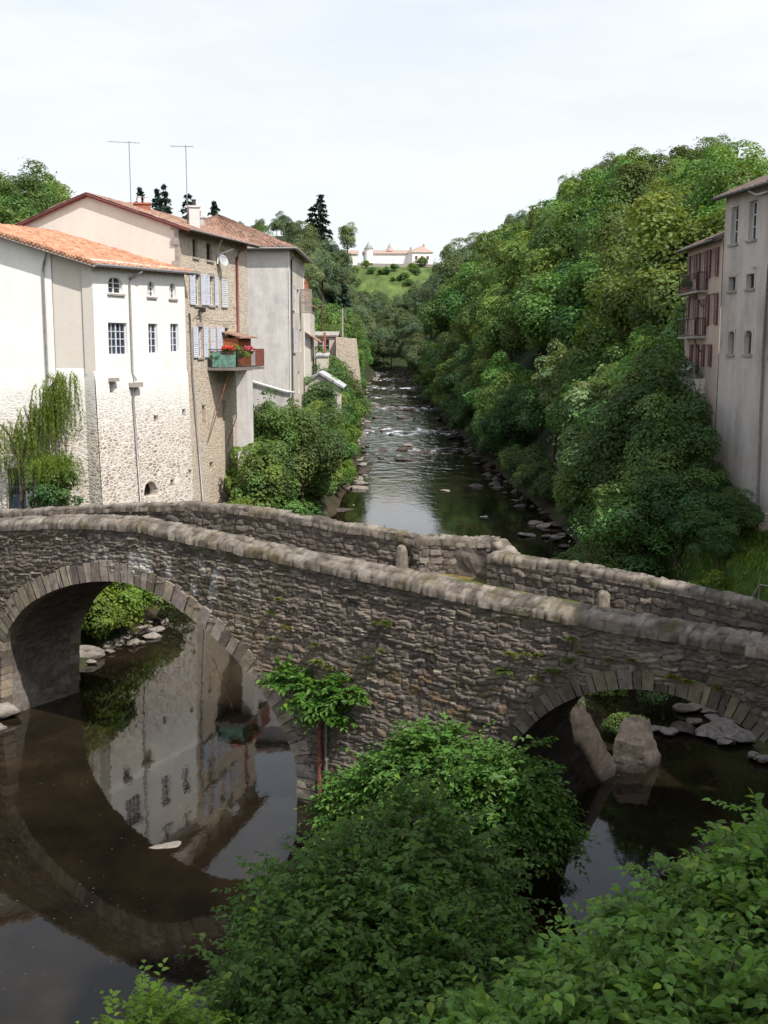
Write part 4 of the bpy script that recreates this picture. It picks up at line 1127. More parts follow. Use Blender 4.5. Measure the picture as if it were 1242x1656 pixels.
tiled(m, A_, B_, P_, P_, amp=.03); tiled(m, B_, C_, P_, Q_, amp=.03); tiled(m, C_, D_, Q_, Q_, amp=.03); tiled(m, D_, A_, Q_, P_, amp=.03); m.build('roof', M['brown_tile'], ph)
m = MB()
for a, b_ in ((A_, B_), (B_, C_)): m.tube([np.array(a) + (0, 0, -.1), np.array(b_) + (0, 0, -.1)], .08, 8)
m.build('gutter', M['zinc'], ph)
chimney((-13.0, 80.4, 21.9), .7, .6, 1.0, 0, 'grey_plaster', ph, 1)
pipe([FCs.p(1.0, 20.5, .5), FCs.p(.9, 19.9, .12), FCs.p(.9, 8, .1)], .06, 'dark_metal', ph)
pipe([FCg.p(gl - 2.7, 11.6, .15), FCg.p(gl - .3, 10.9, .15), FCg.p(gl + .4, 10.8, .15)], .08, 'white_paint', ph, label='white pipe slanting across the blank wall')
pipe([FCg.p(gl - 3.2, 20.5, .2), FCg.p(gl - 3.25, 12, .12)], .08, 'red_pipe', ph)

# ------------------------------------------------------------------ aerials
CAM_SCALE[:] = [1.115, -1.61]
def aerial(x, y, z0, h, label, w, rz):
    o = empty('roof_aerial', (x, y, z0), label, 'aerial')
    m = MB(); m.tube([(x, y, z0 - .4), (x, y, z0 + h)], .028, 6); m.build('mast', M['zinc'], o)
    m = MB(); c_, s_ = math.cos(rz), math.sin(rz); zt = z0 + h - .1
    m.tube([(x - c_ * w * .85, y - s_ * w * .85, zt + .05), (x + c_ * w * .4, y + s_ * w * .4, zt)], .018, 5)
    for k in range(9):
        q = -.85 + 1.25 * k / 8; L = .16 + .12 * (k / 8)
        px_, py_ = x + c_ * w * q, y + s_ * w * q; m.tube([(px_ + s_ * L, py_ - c_ * L, zt), (px_ - s_ * L, py_ + c_ * L, zt)], .008, 4)
    m.build('antenna', M['zinc'], o)
aerial(-15.45, 70.0, 21.8, 4.5, 'tall thin television aerial beside the red brick chimney', 1.5, .1)
aerial(-11.95, 69.6, 20.9, 5.1, 'thin television aerial rising behind the grey chimney', 1.1, -.05)

CAM_SCALE[:] = [1.0, 0.0]
# ------------------------------------------------------------------ small buildings beyond on the left bank
def simple_house(name, x0, x1, y0, y1, z0, ze, zr, wall, roof, label, cat='house', ov=.4, wins=(), axis='x', amp=.03):
    o = empty(name, ((x0 + x1) / 2, (y0 + y1) / 2, z0), label, cat)
    m = MB(); fs = Fac((x1, y0), (0, 1)); fg = Fac((x0, y0), (1, 0))
    ws = [w for w in wins if w[0] == 's']; wg = [w for w in wins if w[0] == 'g']
    wall_panel(m, fs, 0, y1 - y0, z0, ze, [w[1:] for w in ws], .2); wall_panel(m, fg, 0, x1 - x0, z0, ze, [w[1:] for w in wg], .2)
    m.face([(x0, y1, z0), (x0, y0, z0), (x0, y0, ze), (x0, y1, ze)]); m.face([(x1, y1, z0), (x0, y1, z0), (x0, y1, ze), (x1, y1, ze)])
    if axis == 'y':
        xm = (x0 + x1) / 2
        for yy in (y0, y1): m.face([(x0, yy, ze), (x1, yy, ze), (xm, yy, zr)])
    else:
        ym = (y0 + y1) / 2
        for xx in (x0, x1): m.face([(xx, y0, ze), (xx, y1, ze), (xx, ym, zr)])
    m.build('wall', M[wall], o)
    for w in ws: window(fs, *w[1:], o, M['white_paint'], M['glass'], 2, 2, .15)
    for w in wg: window(fg, *w[1:], o, M['white_paint'], M['glass'], 2, 2, .15)
    m = MB(); d = (zr - ze) * ov / max(.1, ((x1 - x0) if axis == 'y' else (y1 - y0)) / 2)
    if axis == 'y':
        xm = (x0 + x1) / 2
        tiled(m, (x0 - ov, y0 - ov, ze - d + .06), (x0 - ov, y1 + ov, ze - d + .06), (xm, y0 - ov, zr + .08), (xm, y1 + ov, zr + .08), amp=amp)
        tiled(m, (x1 + ov, y0 - ov, ze - d + .06), (x1 + ov, y1 + ov, ze - d + .06), (xm, y0 - ov, zr + .08), (xm, y1 + ov, zr + .08), amp=amp)
    else:
        ym = (y0 + y1) / 2
        tiled(m, (x0 - ov, y0 - ov, ze - d + .06), (x1 + ov, y0 - ov, ze - d + .06), (x0 - ov, ym, zr + .08), (x1 + ov, ym, zr + .08), amp=amp)
        tiled(m, (x0 - ov, y1 + ov, ze - d + .06), (x1 + ov, y1 + ov, ze - d + .06), (x0 - ov, ym, zr + .08), (x1 + ov, ym, zr + .08), amp=amp)
    m.build('roof', M[roof], o); return o
h_ = simple_house('old_house', -17, -8.3, 127, 135, 6, 18.6, 20.8, 'tan_plaster', 'brown_tile', 'old brown house with a tall brick chimney behind the pale house', wins=(('s', 2, 3.2, 15, 16.4),), axis='y')
chimney((-9.0, 128, 19.2), .85, .85, 1.9, 0, 'brick', h_, 1)
m = MB(); P = [(-9.0, 126.3, 15.6), (-7.2, 126.3, 14.4), (-7.2, 133, 14.4), (-9.0, 133, 15.6)]; m.hexa(P + [(p[0], p[1], p[2] + .12) for p in P]); m.build('lean_to_roof', M['brown_tile'], h_)
simple_house('shed', -9.0, -4.5, 117, 124, 5, 9.9, 11.25, 'drab_plaster', 'corrugated', 'small shed with pale corrugated gable roof among the bushes', 'shed', .35, (), 'y', .05)
h_ = simple_house('outbuilding', -7.8, -6.5, 130, 133, 6, 12.9, 13.2, 'cream_plaster', 'corrugated', 'narrow cream outbuilding with a thin terracotta flue pipe', 'outbuilding', .15, (), 'x')
m = MB(); m.tube([(-6.9, 131, 13), (-6.9, 131, 15.6)], .14, 8); m.build('flue', M['brick'], h_)
simple_house('workshop', -13, -6.3, 148, 156, 9, 15.4, 15.9, 'pink_plaster', 'concrete', 'low pink walled workshop with flat grey roof below the wood', 'workshop', .3, (('g', 4.2, 5.8, 13.3, 14.9),), 'x', .0)
o = empty('stone_wall', (-4.6, 147, 8), 'grey block retaining wall beside the low pink workshop', 'wall'); m = MB(); m.hexa([(-6.25, 146.5, 8), (-2.9, 146.5, 8), (-2.9, 148, 8), (-6.25, 148, 8), (-6.25, 146.5, 15.2), (-3.6, 146.5, 15.0), (-3.6, 148, 15.0), (-6.25, 148, 15.2)]); m.build('masonry', M['tan_stone'], o)
def pole(x, y, z0, h, label, mat='concrete'):
    o = empty('utility_pole', (x, y, z0), label, 'pole'); m = MB(); m.tube([(x, y, z0 - 1), (x, y, z0 + h)], .17, 8, .1); m.build('shaft', M[mat], o)
    m = MB(); m.tube([(x - .6, y, z0 + h - .4), (x + .6, y, z0 + h - .4)], .05, 6)
    for k in (-.5, 0, .5): m.lathe((x + k, y, z0 + h - .36), [(.05, 0), (.06, .12), (.02, .16)], 8)
    m.build('crossarm', M['grey_wood'], o)
pole(-5.7, 155, 14.6, 4.6, 'pale concrete utility pole standing above the low workshop')
pole(-8.8, 160, 13.5, 6.6, 'dark wooden utility pole at the edge of the wood', 'wood_dark')
simple_house('hill_house', -48, -41, 96, 104, 17, 23.4, 25.6, 'grey_plaster', 'brown_tile', 'small old house half hidden by trees above the orange roof', 'house', .4, (), 'y')
simple_house('back_house', -21.4, -19.0, 84, 88, 14, 23.7, 24.6, 'cream_plaster', 'brown_tile', 'cream house with brown roof peeping over the beige gable', 'house', .4, (), 'x')

# ------------------------------------------------------------------ right bank houses
tw = empty('tower_house', (18, 51, 5), 'tall drab grey house with few windows on the right bank', 'house')
FT = Fac((16.4, 55), (.136, -.99)); LT = 34  # most of the length is out of view, extended to shade the bank
top_ = [(.66, 1.46, 18.79, 20.5), (2.52, 3.32, 18.82, 20.55)]; mid_ = [(.75, 1.5, 16.61, 17.25), (2.6, 3.4, 16.62, 17.28)]; low_ = [(.97, 1.6, 13.62, 14.70, .28), (2.67, 3.42, 13.63, 14.71, .3)]
more = [(5.0, 5.8, 18.85, 20.5), (5.0, 5.75, 16.6, 17.25), (5.0, 5.7, 13.6, 14.7)] + [(L, L + .8, z, z + 1.5) for L in (9, 13, 17, 21, 25, 29, 32) for z in (9.5, 14, 18.6)]
m = MB(); wall_panel(m, FT, 0, LT, 1, 21.15, top_ + mid_ + low_ + more, .25)
c1 = FT.p(LT, 0); c2 = (c1[0] + 10, c1[1] + 1.4, 0); c3 = (26.3, 56.4, 0)
for a, b_ in ((c1, c2), (c2, c3), (c3, FT.p(0, 0))): m.face([(a[0], a[1], 1), (b_[0], b_[1], 1), (b_[0], b_[1], 21.15), (a[0], a[1], 21.15)])
m.build('wall', M['drab_plaster'], tw)
for h in top_ + more[:1]: window(FT, *h[:4], tw, M['white_paint'], M['glass'], 2, 3, .2)
for h in mid_ + low_ + more[1:]: window(FT, *h[:4], tw, M['grey_wood'], M['glass'], 1, 1, .2)
for h in top_ + mid_ + low_ + more:
    m = MB(); m.fbox(FT, h[0] - .1, h[1] + .1, h[2] - .11, h[2], .001, .10); m.build('window_sill', M['concrete'], tw)
for h in mid_ + low_: 
    m = MB()
    for a, b_ in ((h[0] - .1, h[0]), (h[1], h[1] + .1)): m.fbox(FT, a, b_, h[2], h[3] + .1, .001, .03)
    m.fbox(FT, h[0] - .1, h[1] + .1, h[3], h[3] + .12, .002, .034)
    m.build('window_surround', M['drab_plaster'], tw)
m = MB(); q = lambda L, z, o_: np.array(FT.p(L, z, o_))
tiled(m, q(-.35, 21.05, .5), q(LT + .4, 21.05, .5), q(-.35, 23.4, -5.2), q(LT + .4, 23.4, -5.2)); tiled(m, q(-.35, 21.05, -10.8), q(LT + .4, 21.05, -10.8), q(-.35, 23.4, -5.2), q(LT + .4, 23.4, -5.2)); m.build('roof', M['dark_tile'], tw)
m = MB(); m.tube([q(-.35, 20.98, .55), q(LT + .4, 20.98, .55)], .07, 8); m.build('gutter', M['dark_metal'], tw)
pipe([q(3.4, 20.9, .5), q(3.7, 20.7, .25), q(4.5, 20.75, .1)], .05, 'white_paint', tw, 'overflow_pipe'); pipe([q(3.1, 17.6, .05), q(3.7, 17.55, .3)], .05, 'white_paint', tw, 'overflow_pipe')
pipe([q(4.9, 17.6, .1), q(4.75, 14, .1), q(4.9, 5.5, .1)], .06, 'grey_wood', tw)
m = MB(); m.fbox(FT, 3.6, 6, 1, 6.6, .0, .5); m.build('buttress', M['tan_stone'], tw)

pk = empty('pink_house', (19, 58.5, 8), 'narrow pink house with maroon shutters and two iron balconies', 'house')
FP = Fac((16.5, 61.8), (-.018, -1)); LP = 6.75
pw = [(.75, 1.7, 17.5, 18.8), (2.75, 3.75, 16.9, 18.8), (4.8, 5.75, 17.4, 18.8), (.9, 1.85, 15.4, 16.65), (2.8, 3.85, 14.6, 16.4), (4.85, 5.9, 15.05, 16.6), (1.9, 2.8, 12.55, 14.1), (4.3, 5.2, 13.0, 14.1)]
m = MB(); wall_panel(m, FP, 0, LP, 3, 19.15, pw, .2); c4 = (24, 62.4); m.face([(16.5, 61.8, 3), (*c4, 3), (*c4, 19.15), (16.5, 61.8, 19.15)]); m.build('wall', M['pink_plaster'], pk)
for h in pw: window(FP, *h, pk, M['white_paint'], M['glass'], 2, 3, .15)
for h in pw:
    w_ = (h[1] - h[0]) * .46
    shutter(FP, h[0] - w_, h[0], h[2], h[3], pk, M['maroon']); shutter(FP, h[1], h[1] + w_, h[2], h[3], pk, M['maroon'])
m = MB(); q = lambda L, z, o_: np.array(FP.p(L, z, o_)); tiled(m, q(-.4, 19.15, .45), q(LP, 19.15, .45), q(-.4, 21.2, -4.5), q(LP, 21.2, -4.5)); m.build('roof', M['dark_tile'], pk)
m = MB(); m.tube([q(-.4, 19.08, .5), q(LP, 19.08, .5)], .07, 8); m.build('gutter', M['dark_metal'], pk)
for z0 in (16.8, 14.5):
    m = MB(); m.fbox(FP, .5, 4.3, z0 - .1, z0, .01, .55)
    bo = m.build('balcony', M['concrete'], pk); m = MB()
    pa, pb, pc, pd = FP.p(.52, 0, .02)[:2], FP.p(.52, 0, .53)[:2], FP.p(4.28, 0, .53)[:2], FP.p(4.28, 0, .02)[:2]
    rail_line(m, pa, pb, z0 + .06, z0 + .92, 6); rail_line(m, pb, pc, z0 + .06, z0 + .92, 13); rail_line(m, pc, pd, z0 + .06, z0 + .92, 6)
    m.build('railing', M['balcony_iron'], bo); m = MB()
    for L in (.4, 3.9):
        m.tube([FP.p(L, z0 - .1, .5), FP.p(L, z0 - .45, .35), FP.p(L, z0 - .85, .06)], .03, 6)
    m.build('bracket', M['dark_metal'], bo)
tr_ = empty('terrace', (15.7, 59.5, 6), 'stone terrace with grey railing below the pink house', 'terrace')
m = MB(); m.fbox(FP, .1, 4.6, 1, 12.35, .01, .6); m.build('terrace_wall', M['drab_plaster'], tr_)
m = MB(); pa, pb, pc = FP.p(.12, 0, .05)[:2], FP.p(.12, 0, .57)[:2], FP.p(4.55, 0, .57)[:2]; rail_line(m, pa, pb, 12.42, 13.2, 4); rail_line(m, pb, pc, 12.42, 13.2, 30); m.build('railing', M['zinc'], tr_)
def laundry(loc, w, h, label, seed):
    o = empty('laundry', loc, label, 'laundry', None, math.atan2(-1, -.018)); r = np.random.default_rng(seed); n = 14
    u = np.linspace(-w / 2, w / 2, n); v = np.linspace(0, h, 9); U, W = np.meshgrid(u, v)
    Y = .06 * np.sin(U * 9 + W * 3) * (W / h + .2) + (.10 - .2 * (W / h) ** 2)
    idx = np.arange(U.size).reshape(U.shape); F = np.stack([idx[:-1, :-1], idx[:-1, 1:], idx[1:, 1:], idx[1:, :-1]], -1).reshape(-1, 4)
    link_mesh('sheet', mesh_np('sheet', np.stack([U, Y, -W], -1).reshape(-1, 3), F, None, True), M['cloth'], o)
laundry(FP.p(2.6, 13.22, .62), 1.1, .45, 'white laundry draped over the terrace railing', 1)
laundry(FP.p(3.9, 13.22, .62), .8, .42, 'small white cloth hung at the near end of terrace railing', 2)
potted(FP.p(1.0, 16.81, .3), 'dark reddish plant on the upper balcony of pink house', 3, 'bush2', .2, 'brick')

# a tall house downstream on the right bank (out of view, built so its shadow lies over the near end of the bridge)
nb = empty('corner_house', (20, 6, 3), 'tall plain house on the near right bank shading the bridge end', 'house')
m = MB(); X0, X1, Y0, Y1, ZE = 15.2, 25, 9.2, 17.3, 26.2
FN = Fac((X0, Y1), (0, -1)); nw = [(L, L + 1, z, z + 1.5) for L in (1.2, 4.4, 7.6) for z in (9, 12.5, 16, 19.5)]
wall_panel(m, FN, 0, Y1 - Y0, -.5, ZE, nw, .22); m.face([(X0, Y1, 0), (X1, Y1, 0), (X1, Y1, ZE), (X0, Y1, ZE)]); m.face([(X1, Y0, 0), (X1, Y1, 0), (X1, Y1, ZE), (X1, Y0, ZE)]); m.face([(X0, Y0, 0), (X1, Y0, 0), (X1, Y0, ZE), (X0, Y0, ZE)])
m.build('wall', M['drab_plaster'], nb)
for h in nw: window(FN, *h, nb, M['white_paint'], M['glass'], 2, 3, .16)
m = MB(); tiled(m, (X0 - .4, Y0, ZE), (X0 - .4, Y1, ZE), (20, Y0, ZE + 2), (20, Y1, ZE + 2), nu=6); tiled(m, (X1 + .4, Y0, ZE), (X1 + .4, Y1, ZE), (20, Y0, ZE + 2), (20, Y1, ZE + 2), nu=6); m.build('roof', M['brown_tile'], nb)

uh = empty('shade_house', (16, -6, 10), 'taller grey house out of view beside the viewpoint, added to shade the near bushes', 'house')  # unseen house, placed and sized to shade the near bushes
m = MB(); FN = Fac((10.0, 4.0), (0, -1)); nw = [(L, L + 1, z, z + 1.6) for L in (2, 6, 10, 14, 18) for z in (15, 18.5, 22, 25.5, 28.6)]
wall_panel(m, FN, 0, 22, -.5, 31.5, nw, .22); m.face([(10, 4, 0), (22, 4, 0), (22, 4, 31.5), (10, 4, 31.5)]); m.face([(22, -18, 0), (22, 4, 0), (22, 4, 31.5), (22, -18, 31.5)]); m.face([(10, -18, 0), (22, -18, 0), (22, -18, 31.5), (10, -18, 31.5)]); m.build('wall', M['grey_plaster'], uh)
for h in nw: window(FN, *h, uh, M['white_paint'], M['glass'], 2, 3, .16)
m = MB(); tiled(m, (9.6, -18, 31.5), (9.6, 4, 31.5), (16, -18, 33.8), (16, 4, 33.8), nu=6); tiled(m, (22.4, -18, 31.5), (22.4, 4, 31.5), (16, -18, 33.8), (16, 4, 33.8), nu=6); m.build('roof', M['brown_tile'], uh)

# ------------------------------------------------------------------ chateau on its terrace
ch = empty('chateau', (-1, 522, 52), 'distant white chateau with round tower and red roofs on the hilltop', 'chateau')
YC = 520.0
def kx(px): return (px - 621) / 1800 * YC * 1.0
def kz(py): 
    up_ = (828 - py) / 1800; th = math.atan(268 / 1800); return 14 + YC * (up_ * math.cos(th) - math.sin(th)) / (math.cos(th) + up_ * math.sin(th))
zb, ze_ = 50.5, 55.8
FCh = Fac((-9.5, 520), (1, 0))
cw = [(5.5 + i * 3.6, 6.5 + i * 3.6, 51.8, 53.4) for i in range(4)]
m = MB(); wall_panel(m, FCh, 0, 21, zb, ze_, cw, .3); m.box((1, 524, (zb + ze_) / 2), (21, 7.8, ze_ - zb - .1)); m.build('wall', M['white_plaster'], ch)
for h in cw: window(FCh, *h, ch, M['wood_dark'], M['glass'], 2, 2, .2)
m = MB(); tiled(m, (-10, 519.4, ze_), (12, 519.4, ze_), (-10, 524, ze_ + 1.9), (12, 524, ze_ + 1.9), per=.8, amp=.05, nu=4); tiled(m, (-10, 528.6, ze_), (12, 528.6, ze_), (-10, 524, ze_ + 1.9), (12, 524, ze_ + 1.9), per=.8, amp=.05, nu=4); m.build('roof', M['pale_tile'], ch)
m = MB(); m.lathe((-3.6 - 3.4, 519.2, zb), [(1.9, 0), (1.9, 7.0), (2.05, 7.0), (2.05, 7.4)], 20); tt = m.build('tower', M['white_plaster'], ch)
m = MB(); m.lathe((-7.0, 519.2, zb + 7.4), [(2.3, 0), (1.1, 1.3), (.25, 2.8), (.03, 3.4)], 20); m.build('conical_roof', M['zinc'], tt)
m = MB(); m.lathe((2.5, 524, ze_ + 1.4), [(2.2, 0), (1.0, 1.4), (.2, 3.2), (.03, 3.8)], 14); m.build('turret_roof', M['pale_tile'], ch)
FW = Fac((12.5, 516), (1, 0)); 
m = MB(); m.hexa([(10.5, 520, zb), (12.8, 514, zb), (22, 515.5, zb), (20, 526, zb), (10.5, 520, 56.0), (12.8, 514, 56.0), (22, 515.5, 56.0), (20, 526, 56.0)]); wg_ = m.build('wing', M['white_plaster'], ch)
m = MB()
for k in range(3): m.box((14.6 + k * 2.6, 514.25 + k * .42, 53.6), (1.0, .3, 1.5), .16)
m.build('window', M['wood_dark'], wg_)
m = MB(); PK = (17, 519, 59.3)
for a, b_ in (((10.0, 520.5, 56), (12.4, 513.3, 56)), ((12.4, 513.3, 56), (22.6, 515.0, 56)), ((22.6, 515, 56), (20.4, 526.8, 56))): m.face([a, b_, PK])
m.box((18.0, 519, 59.2), (.9, .9, 1.6)); m.box((12.2, 521, 57.6), (.9, .9, 2.2)); m.build('wing_roof', M['pale_tile'], ch)
m = MB(); wall_panel(m, Fac((-20, 519), (1, 0)), 0, 8, zb, 55.5, [], .2); m.box((-16, 523, 53), (8, 7.5, 4.9)); m.build('wing', M['white_plaster'], ch)
m = MB(); tiled(m, (-20.5, 518.4, 55.6), (-11.6, 518.4, 55.6), (-20.5, 523, 57.6), (-11.6, 523, 57.6), per=.8, amp=.05, nu=4); m.build('roof', M['pale_tile'], ch)
o = empty('terrace_wall', (5, 508, 46), 'long grey retaining wall under the distant chateau', 'wall')
m = MB(); m.hexa([(-12, 511, 42), (25, 508, 42), (27, 520, 42), (-12, 520, 42), (-12, 511, 51.0), (25, 508, 50.2), (27, 520, 50.2), (-12, 520, 51.0)]); m.build('masonry', M['concrete'], o)

# ------------------------------------------------------------------ the wood on the right bank
G_R = 'trees of the steep wood on the right bank'
G_L = 'trees covering the far left hillside'
G_B = 'bushes along the left water edge'
TH = math.atan(268 / 1800); CT, ST = math.cos(TH), math.sin(TH)
def seen(x, y, z):
    """where a point of the valley stands in the view (used to keep crowns below a skyline given in image pixels)"""
    f_ = y * CT - (z - 14) * ST
    return 621 + 1800 * x / f_, 828 - 1800 * (y * ST + (z - 14) * CT) / f_
SKY_R = np.array([(600, 470), (640, 455), (680, 425), (700, 408), (760, 372), (800, 352), (850, 330), (900, 300), (940, 268), (1000, 242), (1050, 232), (1100, 236), (1160, 222), (1200, 240), (1242, 275), (1400, 330)], float)
SKY_L = np.array([(-80, 265), (0, 262), (50, 250), (80, 265), (110, 290), (140, 318), (150, 345), (330, 352), (345, 342), (400, 366), (440, 348), (460, 338), (490, 350), (520, 375), (545, 398), (600, 440), (640, 480)], float)
SKY_H = np.array([(360, 360), (440, 348), (490, 352), (520, 375), (545, 392), (560, 400), (572, 466), (640, 470), (690, 462), (698, 428), (706, 404), (740, 386), (780, 365), (850, 335), (900, 320)], float)
def fit(sky, x, y, s, H):
    """largest scale up to s whose top stays under the skyline; 0 if none"""
    zg = gz1(x, y)
    for k in range(9):
        q_ = s * (1 - .09 * k); u, v = seen(x, y, zg + H * q_)
        if v >= np.interp(u, sky[:, 0], sky[:, 1]) + random.uniform(-6, 8): return q_
    return 0
pts = []
y = 66.0
while y < 395:
    stp = 6.2 + (y - 66) * .018
    d = (3.6 if y < 110 else 1.6) + random.uniform(0, 1.2)
    while d < 22 + (y - 66) * .26:
        x = float(bankR(y)) + d + random.uniform(-.9, .9); yy = y + random.uniform(-1.8, 1.8)
        if not (x > 13.6 and y < 65) and x < 10 + .365 * yy: pts.append((x, yy, d))
        d += stp * random.uniform(.55, .95)
    y += stp * 1.1
CAND = []
for x, y, d in pts:
    low = d < 5
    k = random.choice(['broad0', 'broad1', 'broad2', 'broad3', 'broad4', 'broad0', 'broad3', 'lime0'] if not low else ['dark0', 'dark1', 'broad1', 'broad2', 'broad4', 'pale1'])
    s = random.uniform(.95, 1.5) * (1.0 + (y - 66) / 700)
    if low: s *= .66
    s = fit(SKY_R, x, y, s, 11.5)
    if s < .45: continue
    if y > 200: lab = 'rounded tree in the distant end of the right bank wood'
    elif low: lab = 'leaning dark leafy tree overhanging the right water edge'
    elif d > 26: lab = 'tall rounded tree on the skyline of right bank wood'
    else: lab = 'dense leafy tree on the slope of the right bank wood'
    CAND.append((k, x, y, s, lab, G_R, random.uniform(.92, 1.08)))
for (x, y, k, s, lab, nm) in (
    (13.2, 66.5, 'pale0', 1.12, 'tall slender silvery green tree catching light over the right water edge', 'tree'),
    (14.2, 60.5, 'pale1', .78, 'smaller silvery tree between the tall silvery tree and pink house', 'tree'),
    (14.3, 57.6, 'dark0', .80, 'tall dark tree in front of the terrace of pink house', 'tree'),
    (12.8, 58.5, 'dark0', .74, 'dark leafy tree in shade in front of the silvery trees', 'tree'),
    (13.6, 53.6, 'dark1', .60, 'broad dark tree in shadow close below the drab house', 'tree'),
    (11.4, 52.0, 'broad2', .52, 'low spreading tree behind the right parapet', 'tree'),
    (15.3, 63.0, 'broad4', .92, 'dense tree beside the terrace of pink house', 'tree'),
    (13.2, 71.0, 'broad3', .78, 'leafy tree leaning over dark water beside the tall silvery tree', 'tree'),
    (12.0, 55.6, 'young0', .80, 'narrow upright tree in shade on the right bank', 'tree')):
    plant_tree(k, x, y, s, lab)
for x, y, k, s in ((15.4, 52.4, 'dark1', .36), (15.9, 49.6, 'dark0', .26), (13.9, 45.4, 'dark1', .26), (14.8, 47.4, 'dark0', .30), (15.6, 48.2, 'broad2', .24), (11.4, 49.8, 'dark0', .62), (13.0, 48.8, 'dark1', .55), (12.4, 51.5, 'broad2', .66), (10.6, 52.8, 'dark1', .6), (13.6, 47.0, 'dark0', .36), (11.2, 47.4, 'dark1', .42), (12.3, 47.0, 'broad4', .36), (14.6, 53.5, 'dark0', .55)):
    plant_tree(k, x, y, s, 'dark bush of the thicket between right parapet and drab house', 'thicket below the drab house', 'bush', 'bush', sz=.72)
plant_tree('bush1', 12.6, 46.2, .85, 'light green bush at the corner of the lawn', None, 'bush', 'bush')
plant_tree('bush0', 11.3, 47.2, .9, 'mid green bush beside the lawn behind the parapet', None, 'bush', 'bush')
plant_tree('bush1', 13.6, 45.0, .5, 'small light bush at the lawn edge near the rope fence', None, 'bush', 'bush')
plant_tree('bush0', 8.9, 44.6, .7, 'leafy bush seen through the smaller arch', None, 'bush', 'bush')
# ------------------------------------------------------------------ trees of the left hill and the valley head
n_l = 0
y = 100.0
while y < 396:
    stp = 6.6 + (y - 100) * .012
    d = 6.5 if y > 120 else 14
    while d < 75:
        x = float(bankL(min(y, 395))) - d + random.uniform(-1.5, 1.5); yy = y + random.uniform(-2.5, 2.5)
        ux = 621 + 1800 * x / (yy * .99)
        ok = -40 < ux < 640 and not (y < 165 and d < 24) and not (130 < ux < 340 and random.random() < .6)
        s = random.uniform(.85, 1.25) * (1 + (y - 100) / 800)
        s = fit(SKY_L, x, yy, s, 11.5) if ok else 0
        if s > .5:
            k = random.choice(['broad0', 'broad1', 'broad2', 'broad3', 'broad4', 'dark0', 'lime0', 'broad2'])
            lab = 'rounded tree on the hillside behind the orange roofed house' if ux < 300 else 'leafy tree on the far left hillside below the chateau'
            CAND.append((k, x, yy, s, lab, G_L, 1.0)); n_l += 1
        d += stp * random.uniform(.95, 1.4)
    y += stp * 1.2
print('left trees', n_l)
n_h = 0
for y in np.arange(402, 512, 11.0):
    for x in np.arange(-62, 72, 9.0):
        xx = x + random.uniform(-3, 3); yy = y + random.uniform(-3, 3); ux = 621 + 1800 * xx / yy
        if ux < 380 or ux > 860: continue
        s = fit(SKY_H, xx, yy, random.uniform(.95, 1.55), 11.5)
        if s < .55 and not (s > .3 and 560 < ux < 700): continue
        CAND.append((random.choice(['broad0', 'broad1', 'broad2', 'broad3', 'broad4', 'dark1', 'lime0']), xx, yy, s, 'round topped tree closing the valley below the chateau meadow', 'trees at the head of the valley', 1.0)); n_h += 1
# keep the trees that show most of themselves beyond the houses and each other
W4, H4 = 311, 414
buf = np.zeros((H4, W4), bool); px_ = np.arange(W4)[None] * 4 + 2.0; py_ = np.arange(H4)[:, None] * 4 + 2.0
roofl = np.interp(px_[0], [0, 20, 130, 300, 357, 470, 492, 493, 1110, 1112, 1157, 1158, 1242], [372, 370, 316, 372, 352, 398, 424, 860, 860, 402, 385, 322, 298])
buf |= (py_ > roofl[None]) & (py_ > 0)
shown = []
for t in sorted(CAND, key=lambda t: t[2]):
    k, x, y, s, lab, g, sz = t; u, v = seen(x, y, gz1(x, y) + 5.9 * s * sz); r_ = 1800 / y * s
    msk = (((px_ - u) / (4.3 * r_)) ** 2 + ((py_ - v) / (5.6 * r_)) ** 2 < 1) & ~buf
    shown.append((int(msk.sum()), t)); buf |= msk
shown.sort(key=lambda q: -q[0])
for n_, t in shown[:228]:
    if n_ < 4: break
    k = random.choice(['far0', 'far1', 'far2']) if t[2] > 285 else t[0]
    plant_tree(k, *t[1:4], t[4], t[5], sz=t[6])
print('trees', len(CAND), 'kept to', shown[min(227, len(shown) - 1)][0], 'cells; head', n_h)
for y in np.concatenate([np.arange(64, 150, 3.6), np.arange(150, 300, 7.5)]):
    x = float(bankR(y)) + random.uniform(.6, 1.8); s = random.uniform(.6, 1.0) * (1 + y / 300)
    plant_tree(random.choice(['bush0', 'bush2', 'bush2', 'bush0']), x, y, s, 'dark low bush hanging over the right water edge', 'bushes along the right water edge', 'bush', 'bush', sz=.9)
for y in np.arange(90, 152, 3.4):
    x = float(bankL(y)) - random.uniform(.5, 1.6)
    plant_tree(random.choice(['bush0', 'bush1', 'bush2']), x, y, random.uniform(.5, .95), 'low leafy bush hanging over the left water edge', 'bushes along the left water edge', 'bush', 'bush', sz=.9)
for i in range(26):
    y = random.uniform(428, 480); x = (random.uniform(556, 690) - 621) / 1800 * y
    s = fit(SKY_H, x, y, random.uniform(1.0, 1.5), 11.5)
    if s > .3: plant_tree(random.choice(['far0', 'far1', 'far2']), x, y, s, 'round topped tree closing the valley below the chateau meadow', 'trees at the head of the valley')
for i in range(16):
    y = random.uniform(480, 503); x = random.uniform(-14, 17); plant_tree(random.choice(['bush0', 'bush1', 'bush2']), x, y, random.uniform(.6, 1.2), 'small shrub scattered on the meadow below the chateau', 'shrubs on the chateau meadow', 'bush', 'bush')
